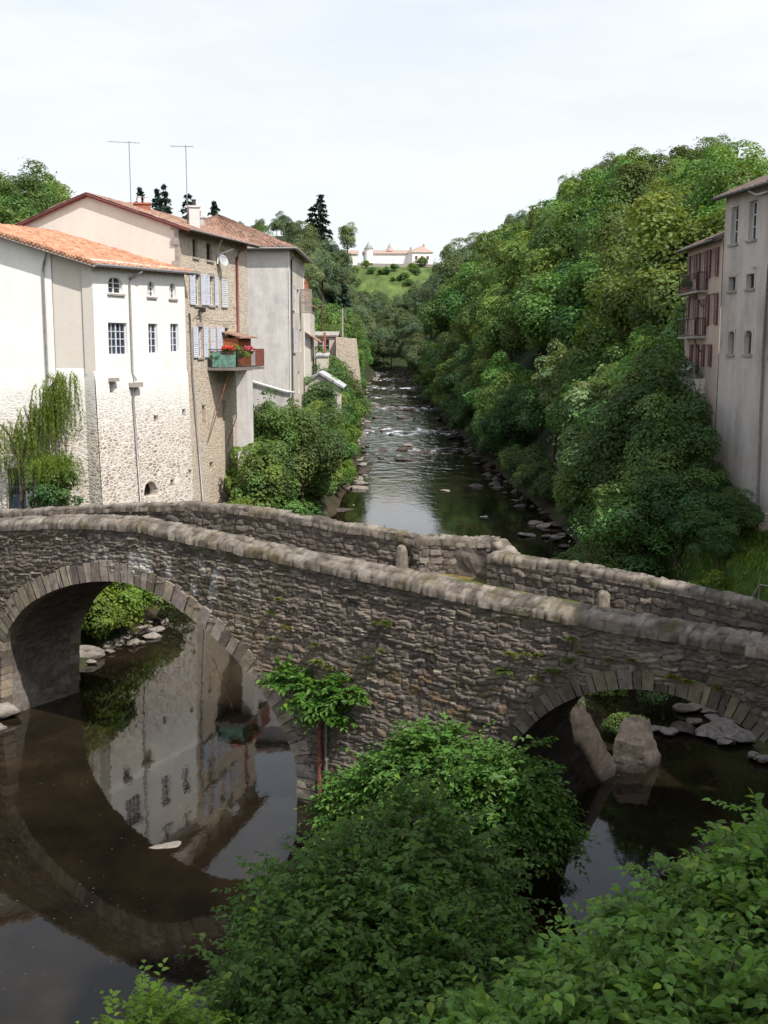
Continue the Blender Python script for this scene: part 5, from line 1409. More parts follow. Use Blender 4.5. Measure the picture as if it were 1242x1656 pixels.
for x, y, s, lab in ((-31.8, 92, 1.5, 'large leafy tree rising above the orange roof at the picture edge'), (-28.2, 95, 1.15, 'leafy tree beside the larger one above the orange roof'), (-25.8, 100, .85, 'lower leafy tree meeting the slope of the beige gable')):
    s = max(.5, fit(SKY_L, x, y, s, 11.5)); plant_tree('broad3', x, y, s, lab)
for q_ in ((-23.2, 418), (-26.4, 420)): print('conifer ground', gz1(*q_))
plant_tree('conifer0', -23.2, 418, (68 - gz1(-23.2, 418)) / 18, 'large dark conifer standing alone on the left skyline', None)
plant_tree('conifer1', -26.4, 420, (64.5 - gz1(-26.4, 420)) / 18, 'second dark conifer touching the large skyline conifer', None)
for u_, y, s, k in ((235, 132, .62, 0), (273, 130, .55, 1), (262, 138, .42, 0), (311, 134, .5, 1), (352, 140, .42, 0)):
    x = (u_ - 621) / 1800 * y * .992 / 1.06
    o = plant_tree('conifer%d' % k, x * 1.06, y, s, 'small spiky conifer showing above the house roofs', 'conifers behind the roofs', z=None)
    top = 14 + (.133 if u_ < 300 else .1275) * y + random.uniform(-1.4, .3)
    zg = gz1(x, y); s_ = max(.4, (top - zg) / 18); o.scale = (s_ * .8, s_ * .8, s_)
plant_tree('pale0', -16, 500, 1.9, 'tall thin open tree at the end of the chateau', None)
plant_tree('bush0', 16.8, 506.5, 1.6, 'round clipped bush before the chateau wing', None, 'bush', 'bush')
# ------------------------------------------------------------------ left bank bushes
lb = [(-8.4, 79.2, 'young0', 1.05), (-7.6, 81.2, 'broad2', .70), (-7.4, 76.6, 'young0', 1.25), (-8.5, 73.8, 'young1', .75), (-8.2, 84.5, 'broad4', .72), (-5.2, 87, 'bush2', 1.5), (-4.6, 90.5, 'bush0', 1.4), (-6.6, 82.6, 'bush0', 1.3), (-8.2, 79.5, 'bush2', 1.2), (-6.9, 84.8, 'young0', 1.0), (-6.0, 88, 'young1', .95), (-5.3, 92, 'young0', 1.0), (-5.6, 96, 'broad4', .62), (-4.7, 99, 'young1', .95), (-5.0, 103, 'broad0', .62), (-4.2, 106, 'bush0', 1.5),
      (-3.9, 110, 'broad3', .55), (-5.5, 112, 'broad2', .72), (-3.8, 117, 'young1', .95), (-5.4, 121, 'broad1', .75), (-3.7, 126, 'young0', .95), (-5, 131, 'broad0', .75), (-3.9, 137, 'young1', 1.0), (-6.2, 139, 'broad4', .75), (-4.2, 145, 'broad2', .7), (-4.5, 152, 'young1', 1.1), (-4.6, 160, 'broad0', .8), (-4.9, 169, 'broad3', .8), (-5.4, 180, 'broad1', .85), (-5.8, 192, 'broad2', .9), (-6.3, 206, 'dark0', .95), (-7, 222, 'broad4', 1), (-7, 240, 'broad0', 1), (-7, 262, 'broad1', 1.05), (-7, 290, 'broad2', 1.1), (-6.5, 320, 'broad3', 1.1), (-6, 352, 'dark1', 1.15), (-5.5, 385, 'broad0', 1.2)]
for i, (x, y, k, s) in enumerate(lb):
    near = y < 100
    if 124 < y < 150: s *= 1.2
    if i % 4 == 1: k = 'dark%d' % (i % 2); s *= .62 if k.startswith('dark') and lb[i][2].startswith(('young', 'bush')) else 1
    lab = 'bushy riverside tree crowding the wall of pale house' if near else ('bright riverside shrub between the shed and the rapids' if y < 150 else 'riverside tree above the far left rapids')
    plant_tree(k, x - (1.2 if y < 150 else .6), y, s * .92, lab, 'trees along the left water edge')
for x, y, k, s, lab in ((-13.3, 50.4, 'bush1', .95, 'bright sunlit bush on the bank seen through the large arch'), (-12.9, 52.6, 'bush1', .85, 'second bright bush behind the bank stones under the large arch'), (-12.4, 55.2, 'bush0', .9, 'leafy bush behind the far bank stones under the large arch'), (-12.6, 59.5, 'bush2', 1.0, 'dark bush at the foot of the mortared stone base'), (-14.6, 49.0, 'bush1', 1.1, 'tall green bush against the left pier bank'), (-12.4, 65.5, 'bush2', .9, 'low dark bush where stone base meets water'), (-14.2, 52.2, 'bush0', 1.2, 'large leafy bush on the slope below the willow')):
    plant_tree(k, x, y, s, lab, None, 'bush', 'bush')

# ------------------------------------------------------------------ willow and the creeper bush by the door
def strands(name, anchors, seed, lmin, lmax, mat, parent, leafl=(.10, .22), dens=26, sway=.25):
    r = np.random.default_rng(seed); P = []; A = []
    for (x, y, z, n, sp) in anchors:
        for _ in range(n):
            x0, y0, z0 = x + r.normal(0, sp), y + r.normal(0, sp), z + r.normal(0, sp * .5); L = r.uniform(lmin, lmax); k = int(L * dens)
            t = np.linspace(0, 1, k); dx, dy = r.normal(0, sway, 2)
            q = np.stack([x0 + dx * t ** .6, y0 + dy * t ** .6, z0 + .25 * np.sin(t * 2) - L * t], 1) + r.normal(0, .03, (k, 3)); P.append(q)
            A.append(np.tile([dx * .3, dy * .3, -1], (k, 1)) + r.normal(0, .45, (k, 3)))
    P = np.vstack(P); A = norm(np.vstack(A)); nz = norm(r.normal(size=P.shape)); bx = norm(np.cross(nz, A)); l = r.uniform(*leafl, len(P))
    V, F = quads_from(P, A, bx, nz, l, l * .28)
    c = np.repeat(r.uniform(.7, 1.3, len(P)), 4)[:, None] * np.array([1.05, 1, .8]); off = ORG[parent.name]
    return link_mesh(name, mesh_np(name, V - off, F, c), M[mat], parent)
def wq(t, z, o_=.7):
    return np.array(FL.p(4.4 + .58 * t, z, o_ + .4)) * 1.115 - np.array([0, 0, 1.61])
w0 = wq(2.0, 5.6); wl = empty('willow', tuple(w0), 'weeping willow with hanging yellow green strands against the stone wall', 'tree')
m = MB(); m.tube([wq(2.0, 5.0), wq(2.1, 8), wq(3.2, 10), wq(4.8, 11.8), wq(5.9, 12.6)], .13, 8, .04); m.tube([wq(2.1, 8), wq(1.2, 9.6), wq(.3, 10.2)], .08, 6, .03); m.tube([wq(3.2, 10), wq(2.6, 11.0)], .06, 6, .02); m.smooth = True; m.build('trunk', M['trunk'], wl)
strands('crown', [(*wq(6.0, 12.5), 52, .38), (*wq(5.0, 11.9), 46, .4), (*wq(3.9, 11.0), 40, .45), (*wq(2.8, 10.2), 36, .45), (*wq(1.6, 9.9), 16, .35), (*wq(.4, 10.0), 14, .35), (*wq(-.6, 9.4), 10, .35)], 5, 1.4, 3.9, 'leaf_lime', wl)
c_ = wq(4.9, 5.4, .95); cb_ = empty('creeper_bush', tuple(c_), 'rounded bush of drooping creeper beside the blue door', 'bush')
V, F, c = crown_mesh(411, 6500, 1.45, 2.1, 5.6, leaf=(.10, .22), puffs=26); V = V + np.array([c_[0], c_[1], .0]) - ORG[cb_.name]
link_mesh('foliage', mesh_np('foliage', V, F, c), M['leaf_dark'], cb_)
strands('hanging_shoots', [(c_[0] + .75 * math.cos(a), c_[1] + .75 * math.sin(a), 7.9 - .2 * (i % 3), 34, .4) for i, a in enumerate(np.linspace(0, 6.28, 9))], 6, .6, 1.7, 'leaf_lime', cb_, (.09, .18), 26, .3)
o = empty('mossy_slab', (-15.8, 57.2, 4.2), 'low mossy wall top covered in brown leaves behind the parapet', 'wall'); V, F, c = rock_mesh(55, .35)
V = V * np.array([1.5, .55, 1.5]) + np.array([-15.8, 57.2, 5.2]) - ORG[o.name]; link_mesh('slab', mesh_np('slab', V, F, c), M['moss'], o)

# ------------------------------------------------------------------ near bushes with real leaves on arching twigs
def leaf6(c, ax, bx, nz, l, w):
    l = l[:, None]; w = w[:, None]; dr = -nz * l * .12
    b0 = c; t = c + ax * l + dr; f = nz * w * .16
    l1 = c + ax * l * .32 + bx * w * .5 + f; l2 = c + ax * l * .68 + bx * w * .36 + f + dr * .3
    r1 = c + ax * l * .32 - bx * w * .5 + f; r2 = c + ax * l * .68 - bx * w * .36 + f + dr * .3
    V = np.stack([b0, l1, l2, t, r2, r1], 1).reshape(-1, 3); k = np.arange(len(c))[:, None] * 6
    F = np.concatenate([k + [[0, 3, 2, 1]], k + [[0, 5, 4, 3]]], 1).reshape(-1, 4)
    return V, F
def near_bush(name, label, domes, seed, ntwig, leaf=(.10, .19), mat='leaf_fore', twig=(.45, .85), cat='bush', tint=(1, 1, 1), canes=True):
    r = np.random.default_rng(seed)
    cx, cy = domes[0][0], domes[0][1]; o = empty(name, (cx, cy, domes[0][5]), label, cat); off = ORG[o.name]
    C = []; A = []; B = []; Nn = []; Ls = []; sh = []; stems = MB()
    w = np.array([d[2] * d[3] + d[2] * (d[4] - d[5]) for d in domes]); w = w / w.sum()
    for k in range(ntwig):
        d = domes[r.choice(len(domes), p=w)]; x0, y0, rx, ry, zt, zb_ = d
        u = norm(r.normal(size=3) + np.array([0, -.15, .35])); u[2] = abs(u[2]) - .25 * r.random()
        lump = .80 + .34 * vnoise(np.array([u[0] * 2.3 + seed]), np.array([u[1] * 2.3 + u[2] * 1.7]), seed)[0]
        rad = lump * (1 - .30 * r.random() ** 2); shoot = r.random() < .07; rad = rad * (1.16 if shoot else 1)
        p = np.array([x0 + u[0] * rx * rad, y0 + u[1] * ry * rad, zb_ + (zt - zb_) * (.38 + .62 * u[2] * rad)])
        dirv = norm(np.array([u[0], u[1], .28 + .3 * u[2]]) + r.normal(size=3) * .38)
        L = r.uniform(*twig) * (1.35 if shoot else 1); n = int(r.integers(8, 14)); t = np.linspace(.05, 1, n)
        bend = np.array([0, 0, -.30]) * L
        q = p + dirv * L * t[:, None] + bend * (t ** 2)[:, None]
        tang = norm(dirv * L + 2 * bend * t[:, None])
        side = norm(np.cross(tang, [0, 0, 1.0])); sgn = np.where(np.arange(n) % 2 == 0, 1, -1)[:, None]
        ax = norm(side * sgn * .9 + tang * .55 + np.array([0, 0, -.12]) + r.normal(size=(n, 3)) * .2); ax[-1] = tang[-1]
        nz = norm(np.array([0, 0, 1.0]) + .45 * np.array([u[0], u[1], 0]) + r.normal(size=(n, 3)) * .40)
        nz = norm(nz - ax * (nz * ax).sum(1, keepdims=True)); bx = np.cross(nz, ax)
        C.append(q); A.append(ax); B.append(bx); Nn.append(nz); Ls.append(r.uniform(*leaf, n) * (1.1 - .35 * np.abs(t - .45)))
        sh.append(np.full(n, r.uniform(.72, 1.28) * (.62 + .38 * rad / lump)) * r.uniform(.85, 1.15, n))
        if k % 3 == 0 or shoot: stems.tube([p - dirv * .3, p, q[n // 2], q[-1]], .008, 4, .003)
    C = np.vstack(C); A = np.vstack(A); B = np.vstack(B); Nn = np.vstack(Nn); Ls = np.concatenate(Ls); sh = np.concatenate(sh)
    V, F = leaf6(C, A, B, Nn, Ls, Ls * r.uniform(.48, .66, len(Ls)))
    c = np.repeat(sh, 6)[:, None] * np.array(tint); yl = np.repeat(r.random(len(sh)) < .03, 6)[:, None]; c = np.where(yl, c * np.array([1.8, 1.35, .9]), c)
    link_mesh('foliage', mesh_np('foliage', V - off, F, c), M[mat], o)
    for d in domes if canes else ():
        for _ in range(9):
            a = r.uniform(0, 6.28); q0 = np.array([d[0] + r.normal(0, .3), d[1] + r.normal(0, .3), min(d[5], gz1(d[0], d[1])) - .3]); q1 = np.array([d[0] + d[2] * .75 * math.cos(a), d[1] + d[3] * .75 * math.sin(a), d[5] + (d[4] - d[5]) * r.uniform(.4, .8)])
            stems.tube([q0, (q0 + q1) / 2 + (0, 0, .4), q1], .035, 6, .01)
    stems.build('stem', M['trunk'], o); return o
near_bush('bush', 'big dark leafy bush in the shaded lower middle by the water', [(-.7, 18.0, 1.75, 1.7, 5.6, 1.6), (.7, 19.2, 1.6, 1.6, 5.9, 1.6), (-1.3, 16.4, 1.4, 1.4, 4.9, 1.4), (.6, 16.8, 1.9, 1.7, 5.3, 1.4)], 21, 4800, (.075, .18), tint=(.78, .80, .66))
near_bush('bush', 'sunlit pale green bush growing against the foot of the central pier', [(1.2, 27.4, 1.6, 1.1, 4.25, .8), (2.8, 26.2, 1.5, 1.0, 4.1, .8), (-.6, 28.6, .9, .7, 2.6, .6)], 22, 2600, (.10, .21), 'leaf_lime', tint=(.64, .86, .95))
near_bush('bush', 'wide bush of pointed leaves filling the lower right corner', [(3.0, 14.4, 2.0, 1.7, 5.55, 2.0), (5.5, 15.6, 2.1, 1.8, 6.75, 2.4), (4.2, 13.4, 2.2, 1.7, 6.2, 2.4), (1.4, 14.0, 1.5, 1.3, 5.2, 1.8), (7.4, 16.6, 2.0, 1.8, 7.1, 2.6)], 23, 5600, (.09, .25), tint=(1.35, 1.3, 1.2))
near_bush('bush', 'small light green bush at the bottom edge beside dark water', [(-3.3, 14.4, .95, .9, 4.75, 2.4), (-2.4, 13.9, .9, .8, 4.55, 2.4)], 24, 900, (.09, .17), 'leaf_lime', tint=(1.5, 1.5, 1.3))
near_bush('wall_shrub', 'broad leaved shrub sprouting from the bridge face above the rusty post', [(*(bp(14.2, -.2, 0)[:2]), .5, .35, 4.25, 3.5), (*(bp(15.1, -.35, 0)[:2]), .55, .45, 4.0, 3.1), (*(bp(16.1, -.2, 0)[:2]), .5, .3, 4.2, 3.4), (*(bp(15.6, -.2, 0)[:2]), .4, .3, 3.5, 2.7)], 25, 260, (.13, .25), 'leaf_lime', (.3, .7), 'shrub', (.62, .80, .72), False)
# small ferns rooted in the joints of the bridge
def fern(s, z, size, label, seed, mat='leaf_fern'):
    r = np.random.default_rng(seed); p = bp(s, -.1, z); o = empty('fern', tuple(p), label, 'fern', 'ferns rooted in the bridge joints'); C = []; A = []; Z = []; L = []
    for _ in range(11):
        d = norm(np.array([*( -BN * r.uniform(.5, 1.1) + BD * r.normal(0, .8)), r.uniform(.1, .9)])); n = 12; t = np.linspace(.1, 1, n); q = d * size * t[:, None] + np.array([0, 0, -.5]) * size * (t ** 2)[:, None]
        side = norm(np.cross(d, [0, 0, 1])); 
        for sg in (-1, 1): C.append(q); A.append(np.tile(side * sg + d * .5, (n, 1))); Z.append(np.tile([0, 0, 1.], (n, 1)) + r.normal(0, .3, (n, 3))); L.append(size * .36 * (1.1 - t))
    C = np.vstack(C); A = norm(np.vstack(A)); Z = norm(np.vstack(Z)); B = norm(np.cross(Z, A)); L = np.concatenate(L); V, F = quads_from(C + A * L[:, None] * .5, A, B, Z, L, L * .42)
    link_mesh('fronds', mesh_np('fronds', V, F, np.repeat(r.uniform(.7, 1.3, len(L)), 4)[:, None] * np.ones(3)), M[mat], o)
FERNS = [(13.7, 6.35, .2), (13.3, 5.9, .2), (13.9, 5.5, .24), (13.4, 5.05, .22), (15.0, 5.1, .2), (15.1, 4.6, .3), (15.5, 4.5, .24), (17.2, 6.1, .2), (17.6, 6.15, .24), (17.4, 5.3, .2), (16.9, 5.05, .18), (21.6, 5.85, .24), (22.0, 5.9, .18), (22.4, 5.95, .2), (21.4, 5.35, .32), (22.8, 5.55, .3), (22.3, 5.3, .22), (23.3, 6.5, .24), (23.5, 6.2, .2), (24.3, 6.1, .2), (24.9, 6.2, .18), (23.2, 5.95, .22), (26.0, 5.95, .3), (26.4, 5.9, .26), (27.1, 5.85, .22)]
for i, (s_, z_, q_) in enumerate(FERNS):
    fern(s_, z_, q_ * 1.45, 'tuft of fern in the joints above the smaller arch' if s_ > 20 else 'tuft of fern in the joints of the middle bridge face', 500 + i)
# rusty post on the pier
po = empty('rusty_post', tuple(bp(15.15, -.15, 0)), 'rusty red iron post fixed upright against the bridge pier', 'post')
m = MB(); a, b_ = bp(15.12, -.14, .3), bp(15.15, -.14, 3.9); m.tube([a, b_], .075, 8); m.build('shaft', M['rust'], po)
m = MB(); a, b_ = bp(15.35, -.12, .6), bp(15.38, -.12, 3.8); m.tube([a, b_], .04, 6); m.build('side_rod', M['grey_wood'], po)
m = MB()
for z_ in (1.2, 3.2): m.tube([bp(14.95, -.16, z_), bp(15.55, -.16, z_)], .03, 6)
m.build('clamp', M['dark_metal'], po)
def bollard(s, off, h, label, seed):
    q_ = bp(s, off, float(road(s)) - .1); m = MB(); m.lathe(q_, [(.20, 0), (.195, h * .45), (.175, h * .8), (.145, h * .95), (.09, h * 1.0)], 10)
    rr_ = random.Random(seed); m.v = [(v[0] + rr_.uniform(-.018, .018), v[1] + rr_.uniform(-.018, .018), v[2] + rr_.uniform(-.02, .02)) for v in m.v]
    tag(m.build('guard_stone', M['stone_post'], None), label, 'guard stone')
bollard(16.05, 3.05, .85, 'short upright guard stone beside the start of the refuge', 71)
bollard(22.85, 3.0, .62, 'short squared guard stone against the shaded far parapet', 72)

# ------------------------------------------------------------------ stones in and along the water
def at(u, v, zf=0.0):
    """image pixel -> point on the water, used to place the boulders"""
    th = math.atan(268 / 1800); x = (u - 621) / 1800; up_ = (828 - v) / 1800; Z = up_ * math.cos(th) - math.sin(th); Y = math.cos(th) + up_ * math.sin(th); k = -Z / Y
    y = 14 / k if 14 / k < 150 else 17 / (k + .02)
    return x * y / Y, y, float(waterz(y))
big = [(579, 790, 1.05, .7, .55, 0, 'pale flat topped boulder near the left bank in calm water'), (721, 794, .75, .4, .25, 0, 'pale boulder low in the dark water on the right'),
       (770, 787, 1.1, .7, .5, 1, 'dark humped boulder under the right bank trees'), (784, 836, .42, .3, .22, 0, 'small pale stone alone in dark water'), (854, 866, 1.0, .6, .42, 0, 'smooth grey boulder close to the right bank'),
       (860, 848, .45, .3, .2, 0, 'small grey stone above the smooth boulder'), (651, 728, 1.5, .7, .5, 1, 'broad dark slab of rock in midstream'), (655, 744, 1.7, .7, .42, 1, 'long dark slab just below the midstream rock'),
       (617, 742, .6, .5, .4, 1, 'brown stone left of the long slab'), (593, 736, .42, .35, .3, 0, 'small white stone beside the left bank'), (594, 723, .6, .4, .3, 1, 'dark stone at the left edge of the riffle'), (625, 698, 1.2, .7, .6, 1, 'pair like humped rock in the upper riffle'),
       (602, 701, .7, .5, .4, 1, 'dark stone upstream near the left bank'), (646, 656, 2.2, 1.1, .95, 1, 'largest dark rock in the far rapids'), (659, 663, 1.7, .9, .6, 1, 'dark rock below the largest one in rapids'), (668, 658, 1.6, .8, .6, 1, 'dark rock at the right of the far rapids'), (600, 656, 1.8, 1.2, 1.1, 0, 'grey boulder pile top at the left of rapids')]
for u, v, sx, sy, sz, dk, lab in big:
    x, y, z = at(u, v); rock(x, y, z + sz * .1, sx, sy * 1.6, sz, random.uniform(-.3, .3), lab, None, bool(dk))
n_r = 0
for cy, wd, am in casc:
    for _ in range(int(13 * am)):
        y = cy + random.gauss(0, wd * .55); u = random.random(); x = float(bankL(y)) * (1 - u) + float(bankR(y)) * u; s = random.uniform(.3, .85) * (1 + y / 500)
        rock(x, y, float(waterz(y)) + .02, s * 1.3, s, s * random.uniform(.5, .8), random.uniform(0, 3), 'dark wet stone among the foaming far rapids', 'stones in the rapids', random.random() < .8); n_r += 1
for y in np.concatenate([np.arange(94, 200, 4.0), np.arange(200, 380, 7)]):
    for side in (0, 1):
        for _ in range(1 if y > 150 else 2):
            x = (float(bankL(y)) + random.uniform(-.3, 1.6)) if side == 0 else (float(bankR(y)) - random.uniform(-.3, 2.2)); s = random.uniform(.25, .9) * (1 + y / 600)
            if y < 110 and side == 0 and random.random() < .5: continue
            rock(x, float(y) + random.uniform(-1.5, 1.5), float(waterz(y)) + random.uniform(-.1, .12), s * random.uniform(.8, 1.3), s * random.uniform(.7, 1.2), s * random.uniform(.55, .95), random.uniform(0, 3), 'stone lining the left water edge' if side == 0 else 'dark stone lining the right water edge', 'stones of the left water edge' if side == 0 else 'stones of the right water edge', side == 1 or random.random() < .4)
for _ in range(26):                                       # right bank, nearer
    y = random.uniform(60, 88); x = float(bankR(y)) - random.uniform(-.4, 2.4); s = random.uniform(.3, .8)
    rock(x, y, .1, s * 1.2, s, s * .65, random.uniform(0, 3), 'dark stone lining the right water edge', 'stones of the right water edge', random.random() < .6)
# stones on the bank seen through the large arch
for i, (u, v, s) in enumerate([(128, 1068, 1.15), (155, 1062, .5), (175, 1050, .45), (195, 1045, .42), (217, 1045, .5), (232, 1043, .3), (205, 1036, .4), (190, 1034, .35), (215, 1028, .35), (240, 1018, .3), (257, 1022, .55), (250, 1032, .5), (270, 1010, .4), (165, 1062, .3), (150, 1075, .3), (180, 1058, .3), (228, 1020, .3), (245, 1010, .3)]):
    x, y, z = at(u, v)
    rock(x - .15, y + .2, .08, s * 1.1, s * .9, s * .75, random.uniform(0, 3), 'largest pale boulder on the bank under the large arch' if i == 0 else 'pale stone on the bank under the large arch', None if i == 0 else 'pale stones under the large arch', False)
x, y, z = at(6, 1158); rock(x - .3, y + .1, .25, 1.2, 1.0, .8, .3, 'pale block at the foot of the left pier', None, False, 2)
x, y, z = at(-10, 1178); rock(x - .5, y - .3, .1, 1.3, .9, .55, .1, 'lower pale block before the left pier', None, False, 5)
x, y, z = at(270, 1368); rock(x, y, .0, .62, .2, .12, .35, 'flat pale stone breaking the near brown water', None, False, 4)
# rocks under the smaller arch
def slab(P8, label, seed, colr=(.17, .15, .135)):
    """large broken slab: eight corners, subdivided and roughened"""
    bm = __import__('bmesh').new(); vs = [bm.verts.new(q) for q in P8]
    for f in ((0, 3, 2, 1), (4, 5, 6, 7), (0, 1, 5, 4), (1, 2, 6, 5), (2, 3, 7, 6), (3, 0, 4, 7)): bm.faces.new([vs[i] for i in f])
    __import__('bmesh').ops.subdivide_edges(bm, edges=bm.edges[:], cuts=18, use_grid_fill=True)
    V = np.array([v.co[:] for v in bm.verts]); bm.faces.ensure_lookup_table(); F = np.array([[v.index for v in f.verts] for f in bm.faces]) if not bm.verts.index_update() else None
    bm.free(); c = V.mean(0); D = V - c; L = np.abs(D).max(0); t = fbm(V[:, 0] * 1.1 + seed, V[:, 1] * 1.1 + V[:, 2] * .9, seed, 5) - .5; t2 = fbm(V[:, 0] * .6, V[:, 2] * 1.6 + V[:, 1], seed + 3, 3)
    r_ = np.linalg.norm(D / L, axis=1, keepdims=True); V = c + D * (1 - .14 * np.clip(r_ - 1, 0, 1)) * (1 + .5 * t)[:, None]
    V = V - norm(D) * (.04 * (np.floor(t2 * 6) % 2))[:, None]
    col = np.array(colr) * (.6 + .9 * fbm(V[:, 0] * 2, V[:, 1] * 2 + V[:, 2] * 2, seed + 8))[:, None]; col = col * (1 - .6 * sstep(.35, .0, V[:, 2]))[:, None]
    o = link_mesh('rock', mesh_np('rock', V - c, F, col), M['rock']); o.location = tuple(c); return tag(o, label, 'rock')
B_ = lambda s, o, z: tuple(float(q) for q in bp(s, o, z))
slab([B_(20.1, 2.4, -.8), B_(21.3, 2.8, -.8), B_(21.9, 7.3, -.8), B_(19.6, 7.6, -.8), B_(20.1, 2.9, 3.7), B_(20.75, 3.3, 3.3), B_(21.1, 6.9, 2.1), B_(20.0, 7.0, 2.7)], 'great dark rock slab against the pier behind the smaller arch', 91, (.055, .045, .038))
slab([B_(21.3, 7.4, -.8), B_(22.7, 7.8, -.8), B_(22.8, 9.2, -.8), B_(21.2, 9.2, -.8), B_(21.4, 7.9, 1.0), B_(22.3, 8.2, .8), B_(22.2, 9.0, 1.5), B_(21.5, 9.0, 1.6)], 'tilted brown rock block beyond the smaller arch', 92, (.075, .063, .055))
def pr(s, off, z, sx, sy, sz, rz, lab, k, dark=False, g=None):
    p = bp(s, off, z); rock(p[0], p[1], p[2], sx, sy, sz, rz, lab, g, dark, k)
for i, (u, v, s) in enumerate([(1045, 1187, .5), (1065, 1188, .4), (1085, 1192, .45), (1112, 1190, .7), (1145, 1192, .75), (1165, 1200, .6), (1170, 1180, .8), (1185, 1190, .7), (1200, 1200, .9), (1190, 1170, .8), (1178, 1165, .6), (1140, 1150, .7), (1110, 1155, .7), (1205, 1180, .7), (1180, 1210, .45), (1225, 1232, .4), (1240, 1238, .5), (1125, 1175, .4), (1215, 1170, .7), (1055, 1212, .3), (1160, 1170, .5), (1150, 1160, .45)]):
    x, y, z = at(u, v); rock(x, y + .3, max(.12, gz1(x, y + .3) + .1), s * .95, s * .8, s * .62, random.uniform(0, 3), 'grey boulder of the heap seen through the smaller arch', 'boulders beyond the smaller arch', random.random() < .25)
plant_tree('bush2', 10.6, 40.6, .55, 'small dark bush hanging beyond the smaller arch', None, 'bush', 'bush', z=.2)
plant_tree('bush0', 8.6, 38.4, .38, 'small leafy bush behind the tilted rock block', None, 'bush', 'bush', z=-.1)
plant_tree('bush0', *bp(20.6, 5.0, 0)[:2], .32, 'little bush rooted on top of the great rock slab', None, 'bush', 'bush', z=2.7)

# short grass on the lawn
r_ = np.random.default_rng(77); k_ = 16000; gx = r_.uniform(11.5, 19, k_); gy = r_.uniform(37, 54, k_); gzz = gz(gx, gy); ok_ = (gzz > 1.5) & (fbm(gx * .8, gy * .8, 9) > .32)
gx, gy, gzz = gx[ok_], gy[ok_], gzz[ok_]; k_ = len(gx); P_ = np.stack([gx, gy, gzz + .06], 1); A_ = norm(np.stack([r_.normal(0, .45, k_), r_.normal(0, .45, k_), np.ones(k_)], 1)); n_ = norm(r_.normal(size=(k_, 3))); b_ = norm(np.cross(n_, A_)); l_ = r_.uniform(.12, .42, k_)
V, F = quads_from(P_, A_, b_, n_, l_, l_ * .22); lawn_ = link_mesh('grass', mesh_np('grass', V, F, np.repeat(r_.uniform(.6, 1.3, k_), 4)[:, None] * np.array([1, 1, .9])), M['leaf_lime']); tag(lawn_, 'rough green grass on the bank below the drab house', 'grass', kind='stuff')

# rope fence on the lawn
rf = empty('rope_fence', (14.6, 44, 5.5), 'thin pale rail on slim posts at the edge of the lawn', 'fence')
m = MB(); pts_ = [(13.7, 42.6), (14.4, 41.8)]; zz_ = [gz1(*p) for p in pts_]
for p, z_ in zip(pts_, zz_): m.tube([(*p, z_ - .3), (*p, z_ + 1.15)], .035, 6)
m.build('post', M['grey_wood'], rf); m = MB(); m.tube([(13.2, 43.1, zz_[0] + 1.55), (*pts_[0], zz_[0] + 1.1), (*pts_[1], zz_[1] + 1.1), (15.6, 40.4, zz_[1] + 1.15)], .03, 6); m.build('rail', M['concrete'], rf)

# a duck on the calm water
x, y, z = at(627, 857); dk = empty('duck', (x, y, 0), 'small dark duck swimming on the pale reflection', 'duck', None, 2.6)
rings = [(-.30, .10, .015, .01), (-.24, .09, .06, .035), (-.12, .07, .11, .08), (.02, .06, .12, .085), (.13, .07, .10, .08), (.19, .13, .055, .06), (.215, .20, .04, .045), (.235, .26, .045, .045), (.27, .285, .05, .042), (.315, .28, .035, .03), (.345, .27, .02, .012), (.40, .262, .018, .007)]
V = []; F = []; n = 12
for i, (px_, pz_, w_, h_) in enumerate(rings):
    for k in range(n):
        t = 2 * math.pi * k / n; V.append((px_, w_ * math.cos(t), pz_ + h_ * math.sin(t)))
for i in range(len(rings) - 1):
    for k in range(n): F.append((i * n + k, i * n + (k + 1) % n, (i + 1) * n + (k + 1) % n, (i + 1) * n + k))
me = mesh_np('body', np.array(V), np.array(F), None, True); link_mesh('body', me, M['wood_dark'], dk)

# ------------------------------------------------------------------ camera, sun, sky
cam = bpy.data.cameras.new('camera'); co = bpy.data.objects.new('camera', cam); COL.objects.link(co); sc.camera = co
cam.sensor_fit = 'VERTICAL'; cam.sensor_height = 36; cam.lens = 1800 / 1656 * 36; cam.clip_end = 4000; cam.clip_start = .2
co.location = (0, 0, 14); co.rotation_euler = (math.pi / 2 - math.atan(268 / 1800), 0, 0)

EL = R(51); hx, hy = .64, -.77; hl = math.hypot(hx, hy); hx /= hl; hy /= hl
sd = Vector((hx * math.cos(EL), hy * math.cos(EL), math.sin(EL)))
sun = bpy.data.lights.new('sun', 'SUN'); so = bpy.data.objects.new('sun', sun); COL.objects.link(so)
so.rotation_euler = sd.to_track_quat('Z', 'Y').to_euler(); so.location = (40, -40, 60)
sun.energy = 5.0; sun.angle = R(.55); sun.color = (1, .955, .88)

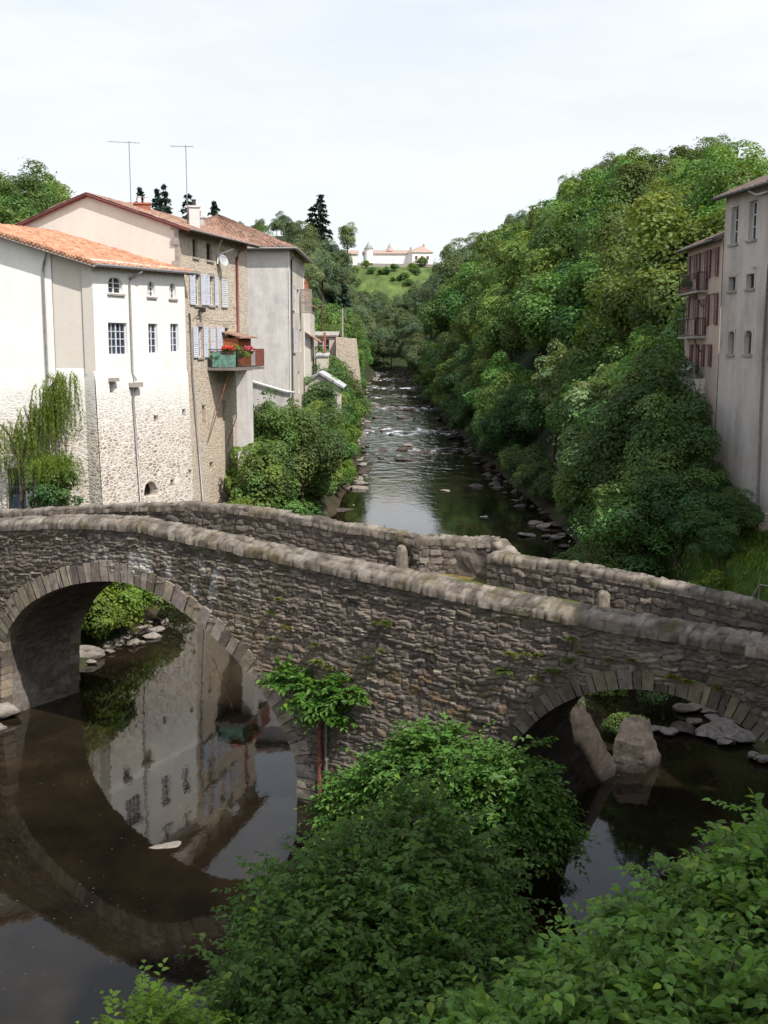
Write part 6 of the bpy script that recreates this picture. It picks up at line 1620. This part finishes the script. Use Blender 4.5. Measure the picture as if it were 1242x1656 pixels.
w = bpy.data.worlds.new('World'); sc.world = w; w.use_nodes = True; nt = w.node_tree; bg = nt.nodes['Background']
sk = N(nt, 'ShaderNodeTexSky'); sk.sky_type = 'NISHITA'; sk.sun_disc = False; sk.sun_elevation = EL; sk.sun_rotation = math.atan2(hx, hy); sk.air_density = 1.0; sk.dust_density = 1.6; sk.altitude = 400
tc = N(nt, 'ShaderNodeTexCoord'); sx = N(nt, 'ShaderNodeSeparateXYZ'); nt.links.new(tc.outputs['Generated'], sx.inputs[0])
mr = N(nt, 'ShaderNodeMapRange'); nt.links.new(sx.outputs['Z'], mr.inputs['Value']); mr.inputs['From Min'].default_value = .26; mr.inputs['From Max'].default_value = .58; mr.inputs['To Min'].default_value = .93; mr.inputs['To Max'].default_value = .36
cl = noise(nt, coords(nt, (1.2, 1.2, 5), 'Generated'), 2.2, 7, .62)
clr = N(nt, 'ShaderNodeMapRange'); nt.links.new(cl, clr.inputs['Value']); clr.inputs['From Min'].default_value = .35; clr.inputs['From Max'].default_value = .68; clr.inputs['To Min'].default_value = .82; clr.inputs['To Max'].default_value = 1.05
mu = N(nt, 'ShaderNodeMath', operation='MULTIPLY'); mu.use_clamp = True; nt.links.new(mr.outputs[0], mu.inputs[0]); nt.links.new(clr.outputs[0], mu.inputs[1])
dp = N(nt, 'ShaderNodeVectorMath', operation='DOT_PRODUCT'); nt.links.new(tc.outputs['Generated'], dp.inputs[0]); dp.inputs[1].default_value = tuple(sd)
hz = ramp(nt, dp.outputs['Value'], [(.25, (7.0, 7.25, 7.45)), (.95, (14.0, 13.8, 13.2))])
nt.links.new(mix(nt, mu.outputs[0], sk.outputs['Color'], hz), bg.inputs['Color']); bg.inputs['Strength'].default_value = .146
sc.view_settings.view_transform = 'Standard'; sc.view_settings.look = 'None'; sc.view_settings.exposure = 0
sc.cycles.max_bounces = 5; sc.cycles.diffuse_bounces = 2; sc.cycles.glossy_bounces = 3; sc.cycles.transmission_bounces = 2; sc.cycles.caustics_reflective = False; sc.cycles.caustics_refractive = False
